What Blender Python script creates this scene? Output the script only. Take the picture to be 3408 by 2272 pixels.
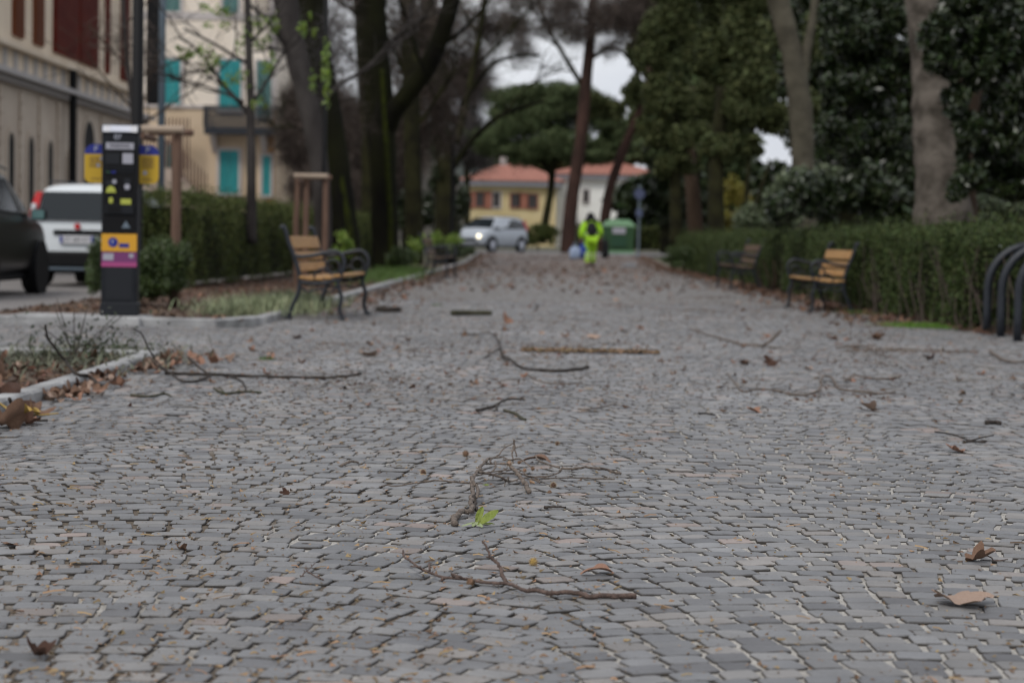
import bpy, math, random
import numpy as np
from mathutils import Vector, Matrix
for o in list(bpy.data.objects): bpy.data.objects.remove(o)
random.seed(4); rng = np.random.default_rng(11)
PI = math.pi; R = math.radians
SC = bpy.context.scene; COL = SC.collection
# ------------------------------------------------------------------ camera
F = 6627.0; CAMH = 0.80; PITCH = math.atan(339 / F); ROLL = R(1.0)
cd = bpy.data.cameras.new('camera'); cam = bpy.data.objects.new('camera', cd); COL.objects.link(cam)
cd.sensor_width = 36; cd.lens = F * 36 / 3408; cd.clip_start = .05; cd.clip_end = 6000
cd.dof.use_dof = True; cd.dof.focus_distance = 5.6; cd.dof.aperture_fstop = 3.9
CM = Matrix.Rotation(PI / 2 - PITCH, 3, 'X') @ Matrix.Rotation(ROLL, 3, 'Z')
cam.matrix_world = Matrix.Translation((0, 0, CAMH)) @ CM.to_4x4()
SC.camera = cam
SC.render.filter_size = 1.1
try: SC.cycles.filter_width = 1.1
except Exception: pass
def ray(px, py): return CM @ Vector(((px - 1704) / F, (1136 - py) / F, -1))
def at(px, py, D):                       # world point at forward distance D
    d = ray(px, py); return Vector((d.x * D / d.y, D, CAMH + d.z * D / d.y))
def G(px, py, z=0.0):                    # where the sight line meets height z
    d = ray(px, py); t = (z - CAMH) / d.z; return Vector((d.x * t, d.y * t, z))
DS = 3408 / 2352.0
def da(x, y, D): return at(x * DS, y * DS, D)
def dg(x, y, z=0.0): return G(x * DS, y * DS, z)
# ------------------------------------------------------------------ world, sun, exposure
SUN_EL, SUN_AZ = R(50), R(212)          # azimuth clockwise from +Y (behind, to the left)
w = bpy.data.worlds.new('World'); SC.world = w; w.use_nodes = True
nt = w.node_tree; nt.nodes.clear(); N = nt.nodes.new; L = nt.links.new
wo = N('ShaderNodeOutputWorld'); bg = N('ShaderNodeBackground'); bg.inputs['Strength'].default_value = .094
sky = N('ShaderNodeTexSky'); sky.sky_type = 'NISHITA'; sky.sun_disc = False
sky.sun_elevation = SUN_EL; sky.sun_rotation = SUN_AZ
tc = N('ShaderNodeTexCoord'); mp = N('ShaderNodeMapping'); mp.inputs['Scale'].default_value = (1.5, 1.5, 4.5)
nz = N('ShaderNodeTexNoise'); nz.inputs['Scale'].default_value = 2.6; nz.inputs['Detail'].default_value = 5
cr = N('ShaderNodeValToRGB')
cr.color_ramp.elements[0].position = .34; cr.color_ramp.elements[0].color = (.70, .73, .82, 1)
cr.color_ramp.elements[1].position = .66; cr.color_ramp.elements[1].color = (.96, .97, 1.0, 1)
sc_ = N('ShaderNodeVectorMath'); sc_.operation = 'SCALE'; sc_.inputs['Scale'].default_value = 9.0
mx = N('ShaderNodeMix'); mx.data_type = 'RGBA'; mx.inputs[0].default_value = .9
L(tc.outputs['Generated'], mp.inputs[0]); L(mp.outputs[0], nz.inputs['Vector']); L(nz.outputs[0], cr.inputs[0])
L(cr.outputs[0], sc_.inputs[0]); L(sky.outputs[0], mx.inputs[6]); L(sc_.outputs[0], mx.inputs[7])
L(mx.outputs[2], bg.inputs[0]); L(bg.outputs[0], wo.inputs[0])
sl = bpy.data.lights.new('sun', 'SUN'); sl.energy = 1.5; sl.angle = R(12); sl.color = (1, .96, .9)
so = bpy.data.objects.new('sun', sl); COL.objects.link(so)
sd = Vector((math.sin(SUN_AZ) * math.cos(SUN_EL), math.cos(SUN_AZ) * math.cos(SUN_EL), math.sin(SUN_EL)))
so.rotation_euler = sd.to_track_quat('Z', 'Y').to_euler()
SC.view_settings.view_transform = 'Standard'; SC.view_settings.look = 'None'
SC.view_settings.exposure = 0.14; SC.view_settings.gamma = 1; SC.view_settings.use_curve_mapping = False
# ------------------------------------------------------------------ materials
MATS = {}
def mat(name, c, rough=.7, c2=None, scale=8, bump=0, bscale=40, tone=0, metal=0, emit=None, spec=.5, stretch=None, hue=None, trans=0):
    if name in MATS: return MATS[name]
    m = bpy.data.materials.new(name); m.use_nodes = True; t = m.node_tree
    b = t.nodes['Principled BSDF']; b.inputs['Roughness'].default_value = rough
    b.inputs['Metallic'].default_value = metal; b.inputs['Specular IOR Level'].default_value = spec
    col = None
    tcn = t.nodes.new('ShaderNodeTexCoord'); vec = tcn.outputs['Object']
    if stretch:
        mpn = t.nodes.new('ShaderNodeMapping'); mpn.inputs['Scale'].default_value = stretch
        t.links.new(vec, mpn.inputs[0]); vec = mpn.outputs[0]
    if c2 is not None:
        n = t.nodes.new('ShaderNodeTexNoise'); n.inputs['Scale'].default_value = scale; n.inputs['Detail'].default_value = 6
        t.links.new(vec, n.inputs['Vector'])
        r = t.nodes.new('ShaderNodeValToRGB'); r.color_ramp.elements[0].position = .35; r.color_ramp.elements[1].position = .65
        r.color_ramp.elements[0].color = (*c, 1); r.color_ramp.elements[1].color = (*c2, 1)
        t.links.new(n.outputs[0], r.inputs[0]); col = r.outputs[0]
    if tone:
        a = t.nodes.new('ShaderNodeAttribute'); a.attribute_name = 'tone'
        h = t.nodes.new('ShaderNodeHueSaturation')
        if col: t.links.new(col, h.inputs['Color'])
        else: h.inputs['Color'].default_value = (*c, 1)
        s = t.nodes.new('ShaderNodeSeparateColor'); t.links.new(a.outputs['Color'], s.inputs[0])
        v = t.nodes.new('ShaderNodeMapRange'); v.inputs[3].default_value = 1 - tone; v.inputs[4].default_value = 1 + tone
        t.links.new(s.outputs[0], v.inputs[0]); t.links.new(v.outputs[0], h.inputs['Value'])
        hv = t.nodes.new('ShaderNodeMapRange'); hh = hue or .02; hv.inputs[3].default_value = .5 - hh; hv.inputs[4].default_value = .5 + hh
        t.links.new(s.outputs[1], hv.inputs[0]); t.links.new(hv.outputs[0], h.inputs['Hue'])
        col = h.outputs[0]
    if col: t.links.new(col, b.inputs['Base Color'])
    else: b.inputs['Base Color'].default_value = (*c, 1)
    if bump:
        n2 = t.nodes.new('ShaderNodeTexNoise'); n2.inputs['Scale'].default_value = bscale; n2.inputs['Detail'].default_value = 5
        t.links.new(vec, n2.inputs['Vector'])
        bp = t.nodes.new('ShaderNodeBump'); bp.inputs['Strength'].default_value = bump; bp.inputs['Distance'].default_value = .02
        t.links.new(n2.outputs[0], bp.inputs['Height']); t.links.new(bp.outputs[0], b.inputs['Normal'])
    if emit:
        b.inputs['Emission Color'].default_value = (*emit[0], 1); b.inputs['Emission Strength'].default_value = emit[1]
    if trans: b.inputs['Transmission Weight'].default_value = trans
    MATS[name] = m; return m
M = dict(
 metal_dark=mat('dark_cast_iron', (.012, .015, .021), .45, (.02, .024, .031), 20, .15, 80, spec=.4),
 meter=mat('meter_paint', (.008, .0095, .013), .55, (.011, .013, .017), 6, spec=.25),
 meter_side=mat('meter_side_paint', (.013, .015, .019), .55, spec=.3),
 steel=mat('brushed_steel', (.42, .44, .50), .3, (.5, .52, .58), 14, metal=.6),
 black=mat('black_plastic', (.005, .005, .006), .6, spec=.2),
 rubber=mat('rubber', (.012, .012, .012), .85),
 glass=mat('car_glass', (.014, .019, .022), .09, spec=.45),
 wood=mat('bench_wood', (.36, .19, .06), .5, (.46, .26, .095), 3, .3, 30, stretch=(1, 12, 12)),
 wood_shaded=mat('shaded_bench_wood', (.085, .05, .03), .8, (.12, .075, .045), 3, .3, 30, stretch=(1, 12, 12)),  # bench wood darkened in colour to stand for shade on the far benches
 woodt=mat('bench_wood_worn', (.34, .23, .15), .55, (.42, .30, .21), 3, .3, 30, stretch=(1, 12, 12)),
 stake=mat('stake_wood', (.11, .060, .040), .8, (.16, .095, .065), 3, .5, 30, stretch=(8, 8, 1)),
 staket=mat('stake_top_wood', (.30, .23, .17), .8, (.38, .30, .23), 3, .3, 30),
 kerb=mat('kerb_stone', (.24, .24, .24), .8, (.44, .44, .44), 5, .5, 120),
 soil=mat('soil', (.060, .038, .026), .95, (.12, .080, .055), 5, .8, 30),
 white=mat('white_paint_car', (.66, .70, .72), .25, spec=.6),
 darkcar=mat('dark_paint_car', (.009, .009, .0095), .3, spec=.35),
 silver=mat('silver_paint_car', (.46, .50, .55), .28, metal=.3),
 red=mat('red_lens', (.45, .015, .015), .25),
 lens=mat('clear_lens', (.6, .6, .62), .15),
 headlamp=mat('lit_headlamp', (.9, .85, .7), .3, emit=((1, .86, .6), 2.2)),
 yellow=mat('yellow_sign', (.52, .33, .018), .5), blue=mat('blue_sign', (.012, .022, .22), .5),
 orange=mat('orange_sticker', (.65, .33, .02), .5), purple=mat('purple_sticker', (.17, .035, .14), .5),
 pink=mat('pink_sticker', (.38, .06, .20), .5), lime=mat('lime_label', (.42, .45, .07), .5),
 pale=mat('pale_label', (.36, .36, .41), .5), palet=mat('pale_text', (.45, .47, .55), .5),
 greyblue=mat('grey_blue_metal', (.13, .17, .21), .5),
 hivis=mat('hi_vis_cloth', (.42, .78, .03), .75, (.36, .66, .02), 12, .5, 30),
 reflect=mat('reflective_tape', (.62, .78, .35), .4), blackcloth=mat('black_cloth', (.006, .006, .009), .9, bump=.4, bscale=30),
 skin=mat('skin', (.45, .25, .18), .6), bluebag=mat('blue_plastic', (.02, .05, .30), .4, (.03, .07, .36), 8, .5, 20),
 whitebag=mat('white_blue_plastic', (.25, .33, .50), .45, (.38, .46, .6), 8, .5, 20),
 bin=mat('green_plastic', (.022, .065, .025), .5, (.028, .078, .03), 4), binl=mat('pale_green_plastic', (.11, .23, .115), .45),
 bindark=mat('dark_green_plastic', (.015, .06, .03), .5), concrete=mat('concrete', (.2, .21, .23), .85, (.26, .27, .29), 4),
 roof=mat('roof_tiles', (.25, .095, .065), .85, (.34, .15, .11), 3, .6, 3),
 ywall=mat('yellow_plaster', (.50, .40, .20), .85, (.56, .46, .26), 1), wwall=mat('white_plaster', (.76, .76, .72), .85, (.82, .82, .79), 1),
 eave=mat('eave_paint', (.42, .42, .46), .8), brick=mat('brick_panel', (.30, .12, .08), .85),
 win=mat('window_pane', (.05, .045, .045), .15), shutter_red=mat('red_shutter', (.10, .010, .005), .7, (.14, .018, .008), 2, spec=.15),
 shutter_brown=mat('brown_shutter', (.16, .05, .02), .7, spec=.15), teal=mat('teal_shutter', (.018, .25, .26), .6, (.025, .30, .31), 2),
 tealg=mat('grey_teal_shutter', (.09, .2, .19), .6), b1=mat('beige_plaster', (.64, .53, .40), .9, (.72, .62, .49), .8, .3, 6),
 b1s=mat('grey_stone_base', (.50, .42, .34), .9, (.60, .52, .43), .8, .4, 5), b1c=mat('pale_cornice', (.42, .40, .39), .85),
 b2=mat('cream_plaster', (.74, .65, .54), .9, (.80, .72, .62), .6), b2l=mat('ochre_plaster', (.56, .43, .29), .9, (.62, .49, .35), .6),
 b2w=mat('pale_window_trim', (.50, .46, .44), .85), b2q=mat('ochre_quoin', (.36, .20, .085), .9),
 rust=mat('rusty_rail', (.10, .05, .035), .7), stairw=mat('pink_plaster', (.36, .28, .23), .9, (.42, .34, .28), 1),
 barkd=mat('dark_mossy_bark', (.005, .0045, .0035), .95, (.012, .013, .004), 1.6, 1, 14, stretch=(1, 1, .5), spec=.15),
 barkg=mat('grey_bark', (.030, .026, .025), .95, (.066, .059, .056), 2.5, 1, 14, stretch=(1, 1, .4), spec=.15),
 barkp=mat('reddish_pine_bark', (.036, .022, .018), .95, (.072, .040, .032), 2.5, 1, 10, stretch=(1, 1, .4), spec=.15),
 barkl=mat('pale_bark', (.055, .047, .038), .9, (.15, .13, .11), 5, .9, 12, spec=.15), barkl2=mat('plane_bark', (.06, .054, .040), .9, (.105, .095, .07), 3, .9, 12, spec=.15),
 barkb=mat('black_bark', (.010, .009, .006), .95, (.03, .03, .012), 2, 1, 12, spec=.15),
 barkr=mat('brown_bark', (.040, .027, .019), .95, (.065, .045, .032), 2, 1, 12, stretch=(1, 1, .3), spec=.15),
 moss=mat('moss', (.028, .036, .004), .95, (.014, .017, .004), 6, .8, 40, spec=.15),
 twig=mat('twig_bark', (.075, .057, .045), .8, (.20, .16, .13), 60, .4, 300), twigr=mat('reddish_twig', (.065, .042, .033), .75, (.15, .10, .08), 70, .4, 300),
 twigd=mat('dark_twig', (.018, .014, .011), .9, (.055, .042, .034), 60, .4, 200),
 twigm=mat('mossy_twig', (.03, .035, .012), .9, (.07, .06, .04), 30, .6, 100),
 cut=mat('cut_wood', (.40, .30, .20), .8),
 leafb=mat('dry_leaf_brown', (.15, .078, .048), .7, (.25, .15, .095), 60, .5, 150), leafd=mat('dry_leaf_dark', (.045, .018, .010), .7, (.10, .045, .025), 60, .5, 150),
 leafo=mat('dry_leaf_orange', (.27, .13, .080), .7, (.37, .21, .14), 60, .5, 150), leafp=mat('dry_leaf_pale', (.34, .23, .17), .7, (.42, .30, .23), 60, .5, 150),
 leafy=mat('dry_leaf_yellow', (.34, .22, .04), .7, (.42, .28, .08), 60),
 green=mat('fresh_leaf', (.15, .195, .022), .55, (.20, .245, .034), 50, .4, 120), greenp=mat('pale_leaf_underside', (.25, .30, .15), .55),
 tw_brown=mat('fine_twigs_brown', (.088, .070, .060), .9, tone=.4, spec=.15), tw_grey=mat('fine_twigs_grey', (.085, .078, .078), .9, tone=.4, spec=.15),
 f_hedge=mat('hedge_leaves', (.062, .078, .022), .55, tone=.55, hue=.03, spec=.15), f_hedger=mat('hedge_leaves_light', (.050, .070, .022), .55, tone=.5, hue=.03, spec=.15),
 f_shrub=mat('shrub_leaves', (.038, .064, .012), .5, tone=.45, hue=.02), f_magn=mat('glossy_dark_leaves', (.021, .033, .010), .38, tone=.6, hue=.03),
 f_oliv=mat('olive_leaves', (.072, .086, .034), .6, tone=.5, hue=.025, spec=.15), f_pine=mat('pine_needles', (.085, .112, .050), .7, tone=.5, hue=.02, spec=.15),
 f_fresh=mat('fresh_spring_leaves', (.14, .22, .025), .5, tone=.4, hue=.02), f_grass=mat('grass_blades', (.07, .13, .018), .6, tone=.4),
 f_grass2=mat('bright_grass_blades', (.10, .20, .02), .6, tone=.4), f_pale=mat('pale_variegated_leaves', (.22, .25, .14), .6, tone=.5, hue=.03), f_yel=mat('yellow_green_leaves', (.17, .15, .02), .6, tone=.4),
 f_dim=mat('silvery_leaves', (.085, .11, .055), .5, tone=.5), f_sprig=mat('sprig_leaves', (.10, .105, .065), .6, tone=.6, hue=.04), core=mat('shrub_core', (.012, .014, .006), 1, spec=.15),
 hcol=mat('wooded_hill', (.032, .042, .034), 1, (.055, .062, .055), .03, 0), hcol2=mat('brown_wooded_hill', (.045, .040, .032), 1, (.080, .072, .056), .12, 0), stem=mat('hedge_stems', (.10, .08, .06), .9, tone=.3),
 litter=mat('litter_bits', (.235, .155, .085), .8, tone=.6, hue=.02), litterl=mat('leaf_litter', (.13, .072, .045), .8, tone=.6, hue=.02),
)
# ------------------------------------------------------------------ object helpers
def tag(o, label=None, cat=None, group=None, kind=None):
    if label: o['label'] = label
    if cat: o['category'] = cat
    if group: o['group'] = group
    if kind: o['kind'] = kind
    return o
def thing(name, label, cat, loc=(0, 0, 0), rz=0, group=None):
    o = bpy.data.objects.new(name, None); COL.objects.link(o); o.location = loc; o.rotation_euler = (0, 0, rz)
    o.empty_display_size = .1
    return tag(o, label, cat, group)
def link(name, me, parent=None, loc=None):
    o = bpy.data.objects.new(name, me); COL.objects.link(o)
    if parent: o.parent = parent
    if loc is not None: o.location = loc
    return o
def np_mesh(name, V, faces, m, tone=None, smooth=False):
    """V (n,3); faces list of (k,idx array (f,k)) ; tone (nf,2)"""
    me = bpy.data.meshes.new(name); V = np.asarray(V, dtype=np.float32)
    me.vertices.add(len(V)); me.vertices.foreach_set('co', V.ravel())
    lt = np.concatenate([np.full(len(f), f.shape[1], dtype=np.int32) for f in faces])
    li = np.concatenate([f.ravel() for f in faces]).astype(np.int32)
    ls = np.concatenate([[0], np.cumsum(lt)[:-1]]).astype(np.int32)
    me.loops.add(len(li)); me.loops.foreach_set('vertex_index', li)
    me.polygons.add(len(lt)); me.polygons.foreach_set('loop_start', ls); me.polygons.foreach_set('loop_total', lt)
    me.update(calc_edges=True)
    me.polygons.foreach_set('use_smooth', np.full(len(lt), smooth, dtype=bool))
    if tone is not None:
        a = me.attributes.new('tone', 'FLOAT_COLOR', 'FACE')
        cc = np.ones((len(lt), 4), dtype=np.float32); cc[:, :tone.shape[1]] = tone; a.data.foreach_set('color', cc.ravel())
    me.materials.append(m); return me
class MB:
    def __init__(s, o=(0, 0, 0)): s.v = []; s.f = []; s.o = Vector(o)
    def add(s, vs, fs):
        b = len(s.v); s.v += [tuple(Vector(v) - s.o) for v in vs]; s.f += [tuple(b + i for i in f) for f in fs]; return s
    def box(s, c, d, rot=None, taper=1.0, bev=0):
        hx, hy, hz = d[0] / 2, d[1] / 2, d[2] / 2; c = Vector(c)
        P = []
        for z, k in ((-hz, 1), (hz, taper)):
            P += [Vector((x * k, y * k, z)) for x, y in ((-hx, -hy), (hx, -hy), (hx, hy), (-hx, hy))]
        if rot is not None: P = [rot @ p for p in P]
        return s.add([c + p for p in P], [(0, 3, 2, 1), (4, 5, 6, 7), (0, 1, 5, 4), (1, 2, 6, 5), (2, 3, 7, 6), (3, 0, 4, 7)])
    def bbox(s, x0, x1, y0, y1, z0, z1): return s.box(((x0 + x1) / 2, (y0 + y1) / 2, (z0 + z1) / 2), (abs(x1 - x0), abs(y1 - y0), abs(z1 - z0)))
    def rbox(s, c, d, b, rot=None):       # box with chamfered vertical and top edges
        hx, hy, hz = d[0] / 2, d[1] / 2, d[2] / 2; c = Vector(c); rings = []
        for z, ins in ((-hz, b), (-hz + b, 0), (hz - b, 0), (hz, b)):
            x, y = hx - ins, hy - ins; q = b
            rings.append([Vector(p) for p in ((-x + q, -y, z), (x - q, -y, z), (x, -y + q, z), (x, y - q, z), (x - q, y, z), (-x + q, y, z), (-x, y - q, z), (-x, -y + q, z))])
        P = [p for r in rings for p in r]
        if rot is not None: P = [rot @ p for p in P]
        fs = [tuple(range(7, -1, -1)), tuple(range(24, 32))]
        for k in range(3):
            for i in range(8): j = (i + 1) % 8; fs.append((k * 8 + i, k * 8 + j, k * 8 + 8 + j, k * 8 + 8 + i))
        return s.add([c + p for p in P], fs)
    def tube(s, pts, rad, n=8, caps=True, wob=0):
        pts = [Vector(p) for p in pts]; m = len(pts)
        if not hasattr(rad, '__len__'): rad = [rad] * m
        vs = []; up = Vector((0, 0, 1)); prev = None
        for i, p in enumerate(pts):
            t = (pts[min(i + 1, m - 1)] - pts[max(i - 1, 0)]).normalized()
            if prev is None:
                a = up if abs(t.z) < .9 else Vector((1, 0, 0)); u = t.cross(a).normalized()
            else: u = (prev - t * prev.dot(t)).normalized()
            prev = u; v = t.cross(u)
            for k in range(n):
                an = 2 * PI * k / n; r = rad[i] * (1 + wob * random.uniform(-1, 1))
                vs.append(p + u * math.cos(an) * r + v * math.sin(an) * r)
        fs = []
        for i in range(m - 1):
            for k in range(n):
                j = (k + 1) % n; fs.append((i * n + k, i * n + j, (i + 1) * n + j, (i + 1) * n + k))
        if caps: fs.append(tuple(range(n - 1, -1, -1))); fs.append(tuple((m - 1) * n + k for k in range(n)))
        return s.add(vs, fs)
    def lathe(s, c, prof, n=16, axis='z'):
        c = Vector(c); vs = []
        for r, z in prof:
            for k in range(n):
                a = 2 * PI * k / n; p = (r * math.cos(a), r * math.sin(a), z)
                if axis == 'y': p = (p[0], p[2], p[1])
                if axis == 'x': p = (p[2], p[0], p[1])
                vs.append(c + Vector(p))
        fs = []; m = len(prof)
        for i in range(m - 1):
            for k in range(n): j = (k + 1) % n; fs.append((i * n + k, i * n + j, (i + 1) * n + j, (i + 1) * n + k))
        fs.append(tuple(range(n - 1, -1, -1))); fs.append(tuple((m - 1) * n + k for k in range(n)))
        return s.add(vs, fs)
    def prism(s, poly, d0, d1, ax='y'):     # polygon in (a,b), extruded along ax
        n = len(poly)
        f = {'y': lambda a, b, d: (a, d, b), 'x': lambda a, b, d: (d, a, b), 'z': lambda a, b, d: (a, b, d)}[ax]
        vs = [f(a, b, d0) for a, b in poly] + [f(a, b, d1) for a, b in poly]
        fs = [tuple(range(n)), tuple(range(2 * n - 1, n - 1, -1))] + [(i, i + n, (i + 1) % n + n, (i + 1) % n) for i in range(n)]
        return s.add(vs, fs)
    def build(s, name, m, parent=None, smooth=False, loc=None):
        me = bpy.data.meshes.new(name); me.from_pydata(s.v, [], s.f); me.materials.append(m)
        if smooth: me.polygons.foreach_set('use_smooth', [True] * len(me.polygons))
        me.validate(); me.update(); return link(name, me, parent, loc)
def smoothpts(pts, sub=4):
    pts = [Vector(p) for p in pts]; out = []
    for i in range(len(pts) - 1):
        p0 = pts[max(i - 1, 0)]; p1 = pts[i]; p2 = pts[i + 1]; p3 = pts[min(i + 2, len(pts) - 1)]
        for k in range(sub):
            t = k / sub; out.append(.5 * ((2 * p1) + (p2 - p0) * t + (2 * p0 - 5 * p1 + 4 * p2 - p3) * t * t + (3 * p1 - p0 - 3 * p2 + p3) * t ** 3))
    out.append(pts[-1]); return out
def text(s, size, m, parent, loc, rot=(PI / 2, 0, 0), name='lettering', ext=.001):
    c = bpy.data.curves.new(name, 'FONT'); c.body = s; c.size = size; c.align_x = 'CENTER'; c.align_y = 'CENTER'; c.extrude = ext
    c.materials.append(m); o = link(name, c, parent); bpy.context.view_layer.update()
    me = bpy.data.meshes.new_from_object(o.evaluated_get(bpy.context.evaluated_depsgraph_get())); bpy.data.objects.remove(o); bpy.data.curves.remove(c)
    me.name = name; o = link(name, me, parent, loc); o.rotation_euler = rot; return o
# random leaf clouds
def leaf_cloud(C, size, aspect, name, m, parent=None, loc=None, up=0.0, tri=False, dirs=None, fold=0):
    n = len(C); C = np.asarray(C, float)
    if loc is not None: C = C - np.array(loc)
    if dirs is None:
        d = rng.normal(size=(n, 3)); d[:, 2] += up
    else: d = dirs
    d /= np.linalg.norm(d, axis=1)[:, None] + 1e-9
    q = rng.normal(size=(n, 3)); s = np.cross(d, q); s /= np.linalg.norm(s, axis=1)[:, None] + 1e-9
    L_ = (size * rng.uniform(.6, 1.3, n))[:, None]; W_ = L_ * aspect
    if tri:
        V = np.stack([C - s * W_ / 2, C + s * W_ / 2, C + d * L_], 1).reshape(-1, 3); k = 3
    else:
        V = np.stack([C - d * L_ / 2, C + s * W_ / 2 + d * L_ * .05, C + d * L_ / 2, C - s * W_ / 2 + d * L_ * .05], 1).reshape(-1, 3); k = 4
    idx = np.arange(n * k).reshape(n, k); tone = rng.uniform(size=(n, 2))
    return link(name, np_mesh(name, V, [idx], m, tone), parent)
def clumps(cs, n, shell=.55):
    """cs: list of (center, (rx,ry,rz)); n total points"""
    vol = np.array([c[1][0] * c[1][1] * c[1][2] for c in cs]) ** (2 / 3.); ks = rng.choice(len(cs), size=n, p=vol / vol.sum())
    ctr = np.array([tuple(c[0]) for c in cs])[ks]; rad = np.array([c[1] for c in cs])[ks]
    d = rng.normal(size=(n, 3)); d /= np.linalg.norm(d, axis=1)[:, None]
    r = (rng.uniform(0, 1, n) ** .42 * (1 + rng.normal(0, .17, n)))[:, None]
    return ctr + d * rad * r
def subclumps(center, rad, k, f=.38):
    out = []
    for _ in range(k):
        d = np.array([random.gauss(0, 1) for _ in range(3)]); d /= np.linalg.norm(d); r = random.uniform(.25, .85)
        q = f * random.uniform(.6, 1.3)
        out.append((tuple(np.array(center) + d * np.array(rad) * r), tuple(np.array(rad) * q)))
    return out
def sstep(t): t = np.clip(t, 0, 1); return t * t * (3 - 2 * t)
def gz(y): return float(.25 * sstep((y - 60) / 22.0))
# ------------------------------------------------------------------ ground, paving, road, kerbs
def strip(name, xl, xr, ys, off, m, kind='structure'):
    v = []; f = []
    for i, y in enumerate(ys):
        a = xl(y) if callable(xl) else xl; b = xr(y) if callable(xr) else xr
        v += [(a, y, gz(y) + off), (b, y, gz(y) + off)]
        if i: f.append((2 * i - 2, 2 * i - 1, 2 * i + 1, 2 * i))
    me = bpy.data.meshes.new(name); me.from_pydata(v, [], f); me.materials.append(m)
    return tag(link(name, me), kind=kind)
def ylist(a, b, st=3.0): n = max(2, int((b - a) / st) + 1); return list(np.linspace(a, b, n))
M['earth'] = mat('ground_earth', (.055, .045, .03), .95, (.08, .085, .035), .6, .5, 8)
strip('ground', -900, 900, [-60, 0, 30] + ylist(55, 90, 3) + [150, 400, 1500], -.045, M['earth'])
# kerb lines, from the photograph
KX0 = -2.22
def kerbx(y): return KX0 + (y - 17.1) * .0145 if y > 17.1 else KX0
def hedx(y): return 4.25 + (y - 20) * .016
# paving shader for the setts
def sett_mat():
    m = bpy.data.materials.new('porphyry_setts'); m.use_nodes = True; t = m.node_tree; b = t.nodes['Principled BSDF']
    N = t.nodes.new; Lk = t.links.new
    a = N('ShaderNodeAttribute'); a.attribute_name = 'tone'; s = N('ShaderNodeSeparateColor'); Lk(a.outputs['Color'], s.inputs[0])
    r = N('ShaderNodeValToRGB'); e = r.color_ramp.elements
    e[0].position = 0; e[0].color = (.108, .107, .110, 1); e[1].position = 1; e[1].color = (.250, .200, .178, 1)
    for p, c in ((.12, (.148, .150, .155)), (.5, (.178, .178, .180)), (.82, (.194, .189, .184)), (.96, (.225, .208, .194))):
        q = e.new(p); q.color = (*c, 1)
    Lk(s.outputs[0], r.inputs[0])
    tc = N('ShaderNodeTexCoord'); n1 = N('ShaderNodeTexNoise'); n1.inputs['Scale'].default_value = 260; n1.inputs['Detail'].default_value = 3
    n2 = N('ShaderNodeTexNoise'); n2.inputs['Scale'].default_value = 9; n2.inputs['Detail'].default_value = 4
    n3 = N('ShaderNodeTexNoise'); n3.inputs['Scale'].default_value = .55; n3.inputs['Detail'].default_value = 4
    for n in (n1, n2, n3): Lk(tc.outputs['Object'], n.inputs['Vector'])
    h = N('ShaderNodeHueSaturation'); Lk(r.outputs[0], h.inputs['Color'])
    ad = N('ShaderNodeMath'); ad.operation = 'MULTIPLY_ADD'; ad.inputs[1].default_value = .7; ad.inputs[2].default_value = .35; Lk(n1.outputs[0], ad.inputs[0])
    a2 = N('ShaderNodeMath'); a2.operation = 'MULTIPLY_ADD'; a2.inputs[1].default_value = .7; Lk(n2.outputs[0], a2.inputs[0]); Lk(ad.outputs[0], a2.inputs[2])
    mr = N('ShaderNodeMapRange'); mr.inputs[3].default_value = .84; mr.inputs[4].default_value = 1.16; Lk(s.outputs[1], mr.inputs[0])
    st = N('ShaderNodeMapRange'); st.inputs[1].default_value = .3; st.inputs[2].default_value = .7; st.inputs[3].default_value = .84; st.inputs[4].default_value = 1.14; Lk(n3.outputs[0], st.inputs[0])
    a3 = N('ShaderNodeMath'); a3.operation = 'MULTIPLY'; Lk(a2.outputs[0], a3.inputs[0]); Lk(mr.outputs[0], a3.inputs[1]); a4 = N('ShaderNodeMath'); a4.operation = 'MULTIPLY'; Lk(a3.outputs[0], a4.inputs[0]); Lk(st.outputs[0], a4.inputs[1]); Lk(a4.outputs[0], h.inputs['Value'])
    dm = N('ShaderNodeMix'); dm.data_type = 'RGBA'; Lk(s.outputs[2], dm.inputs[0]); dm.inputs[6].default_value = (.038, .032, .027, 1); Lk(h.outputs[0], dm.inputs[7]); Lk(dm.outputs[2], b.inputs['Base Color'])  # sett sides and bevels coloured dark: joint dirt plus painted shade of the gaps
    rr = N('ShaderNodeMapRange'); rr.inputs[1].default_value = .58; rr.inputs[2].default_value = .70; rr.inputs[3].default_value = .62; rr.inputs[4].default_value = .3
    Lk(n3.outputs[0], rr.inputs[0]); Lk(rr.outputs[0], b.inputs['Roughness'])
    bp = N('ShaderNodeBump'); bp.inputs['Strength'].default_value = .35; bp.inputs['Distance'].default_value = .003; Lk(n1.outputs[0], bp.inputs['Height']); Lk(bp.outputs[0], b.inputs['Normal'])
    return m
M['sett'] = sett_mat()
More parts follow.
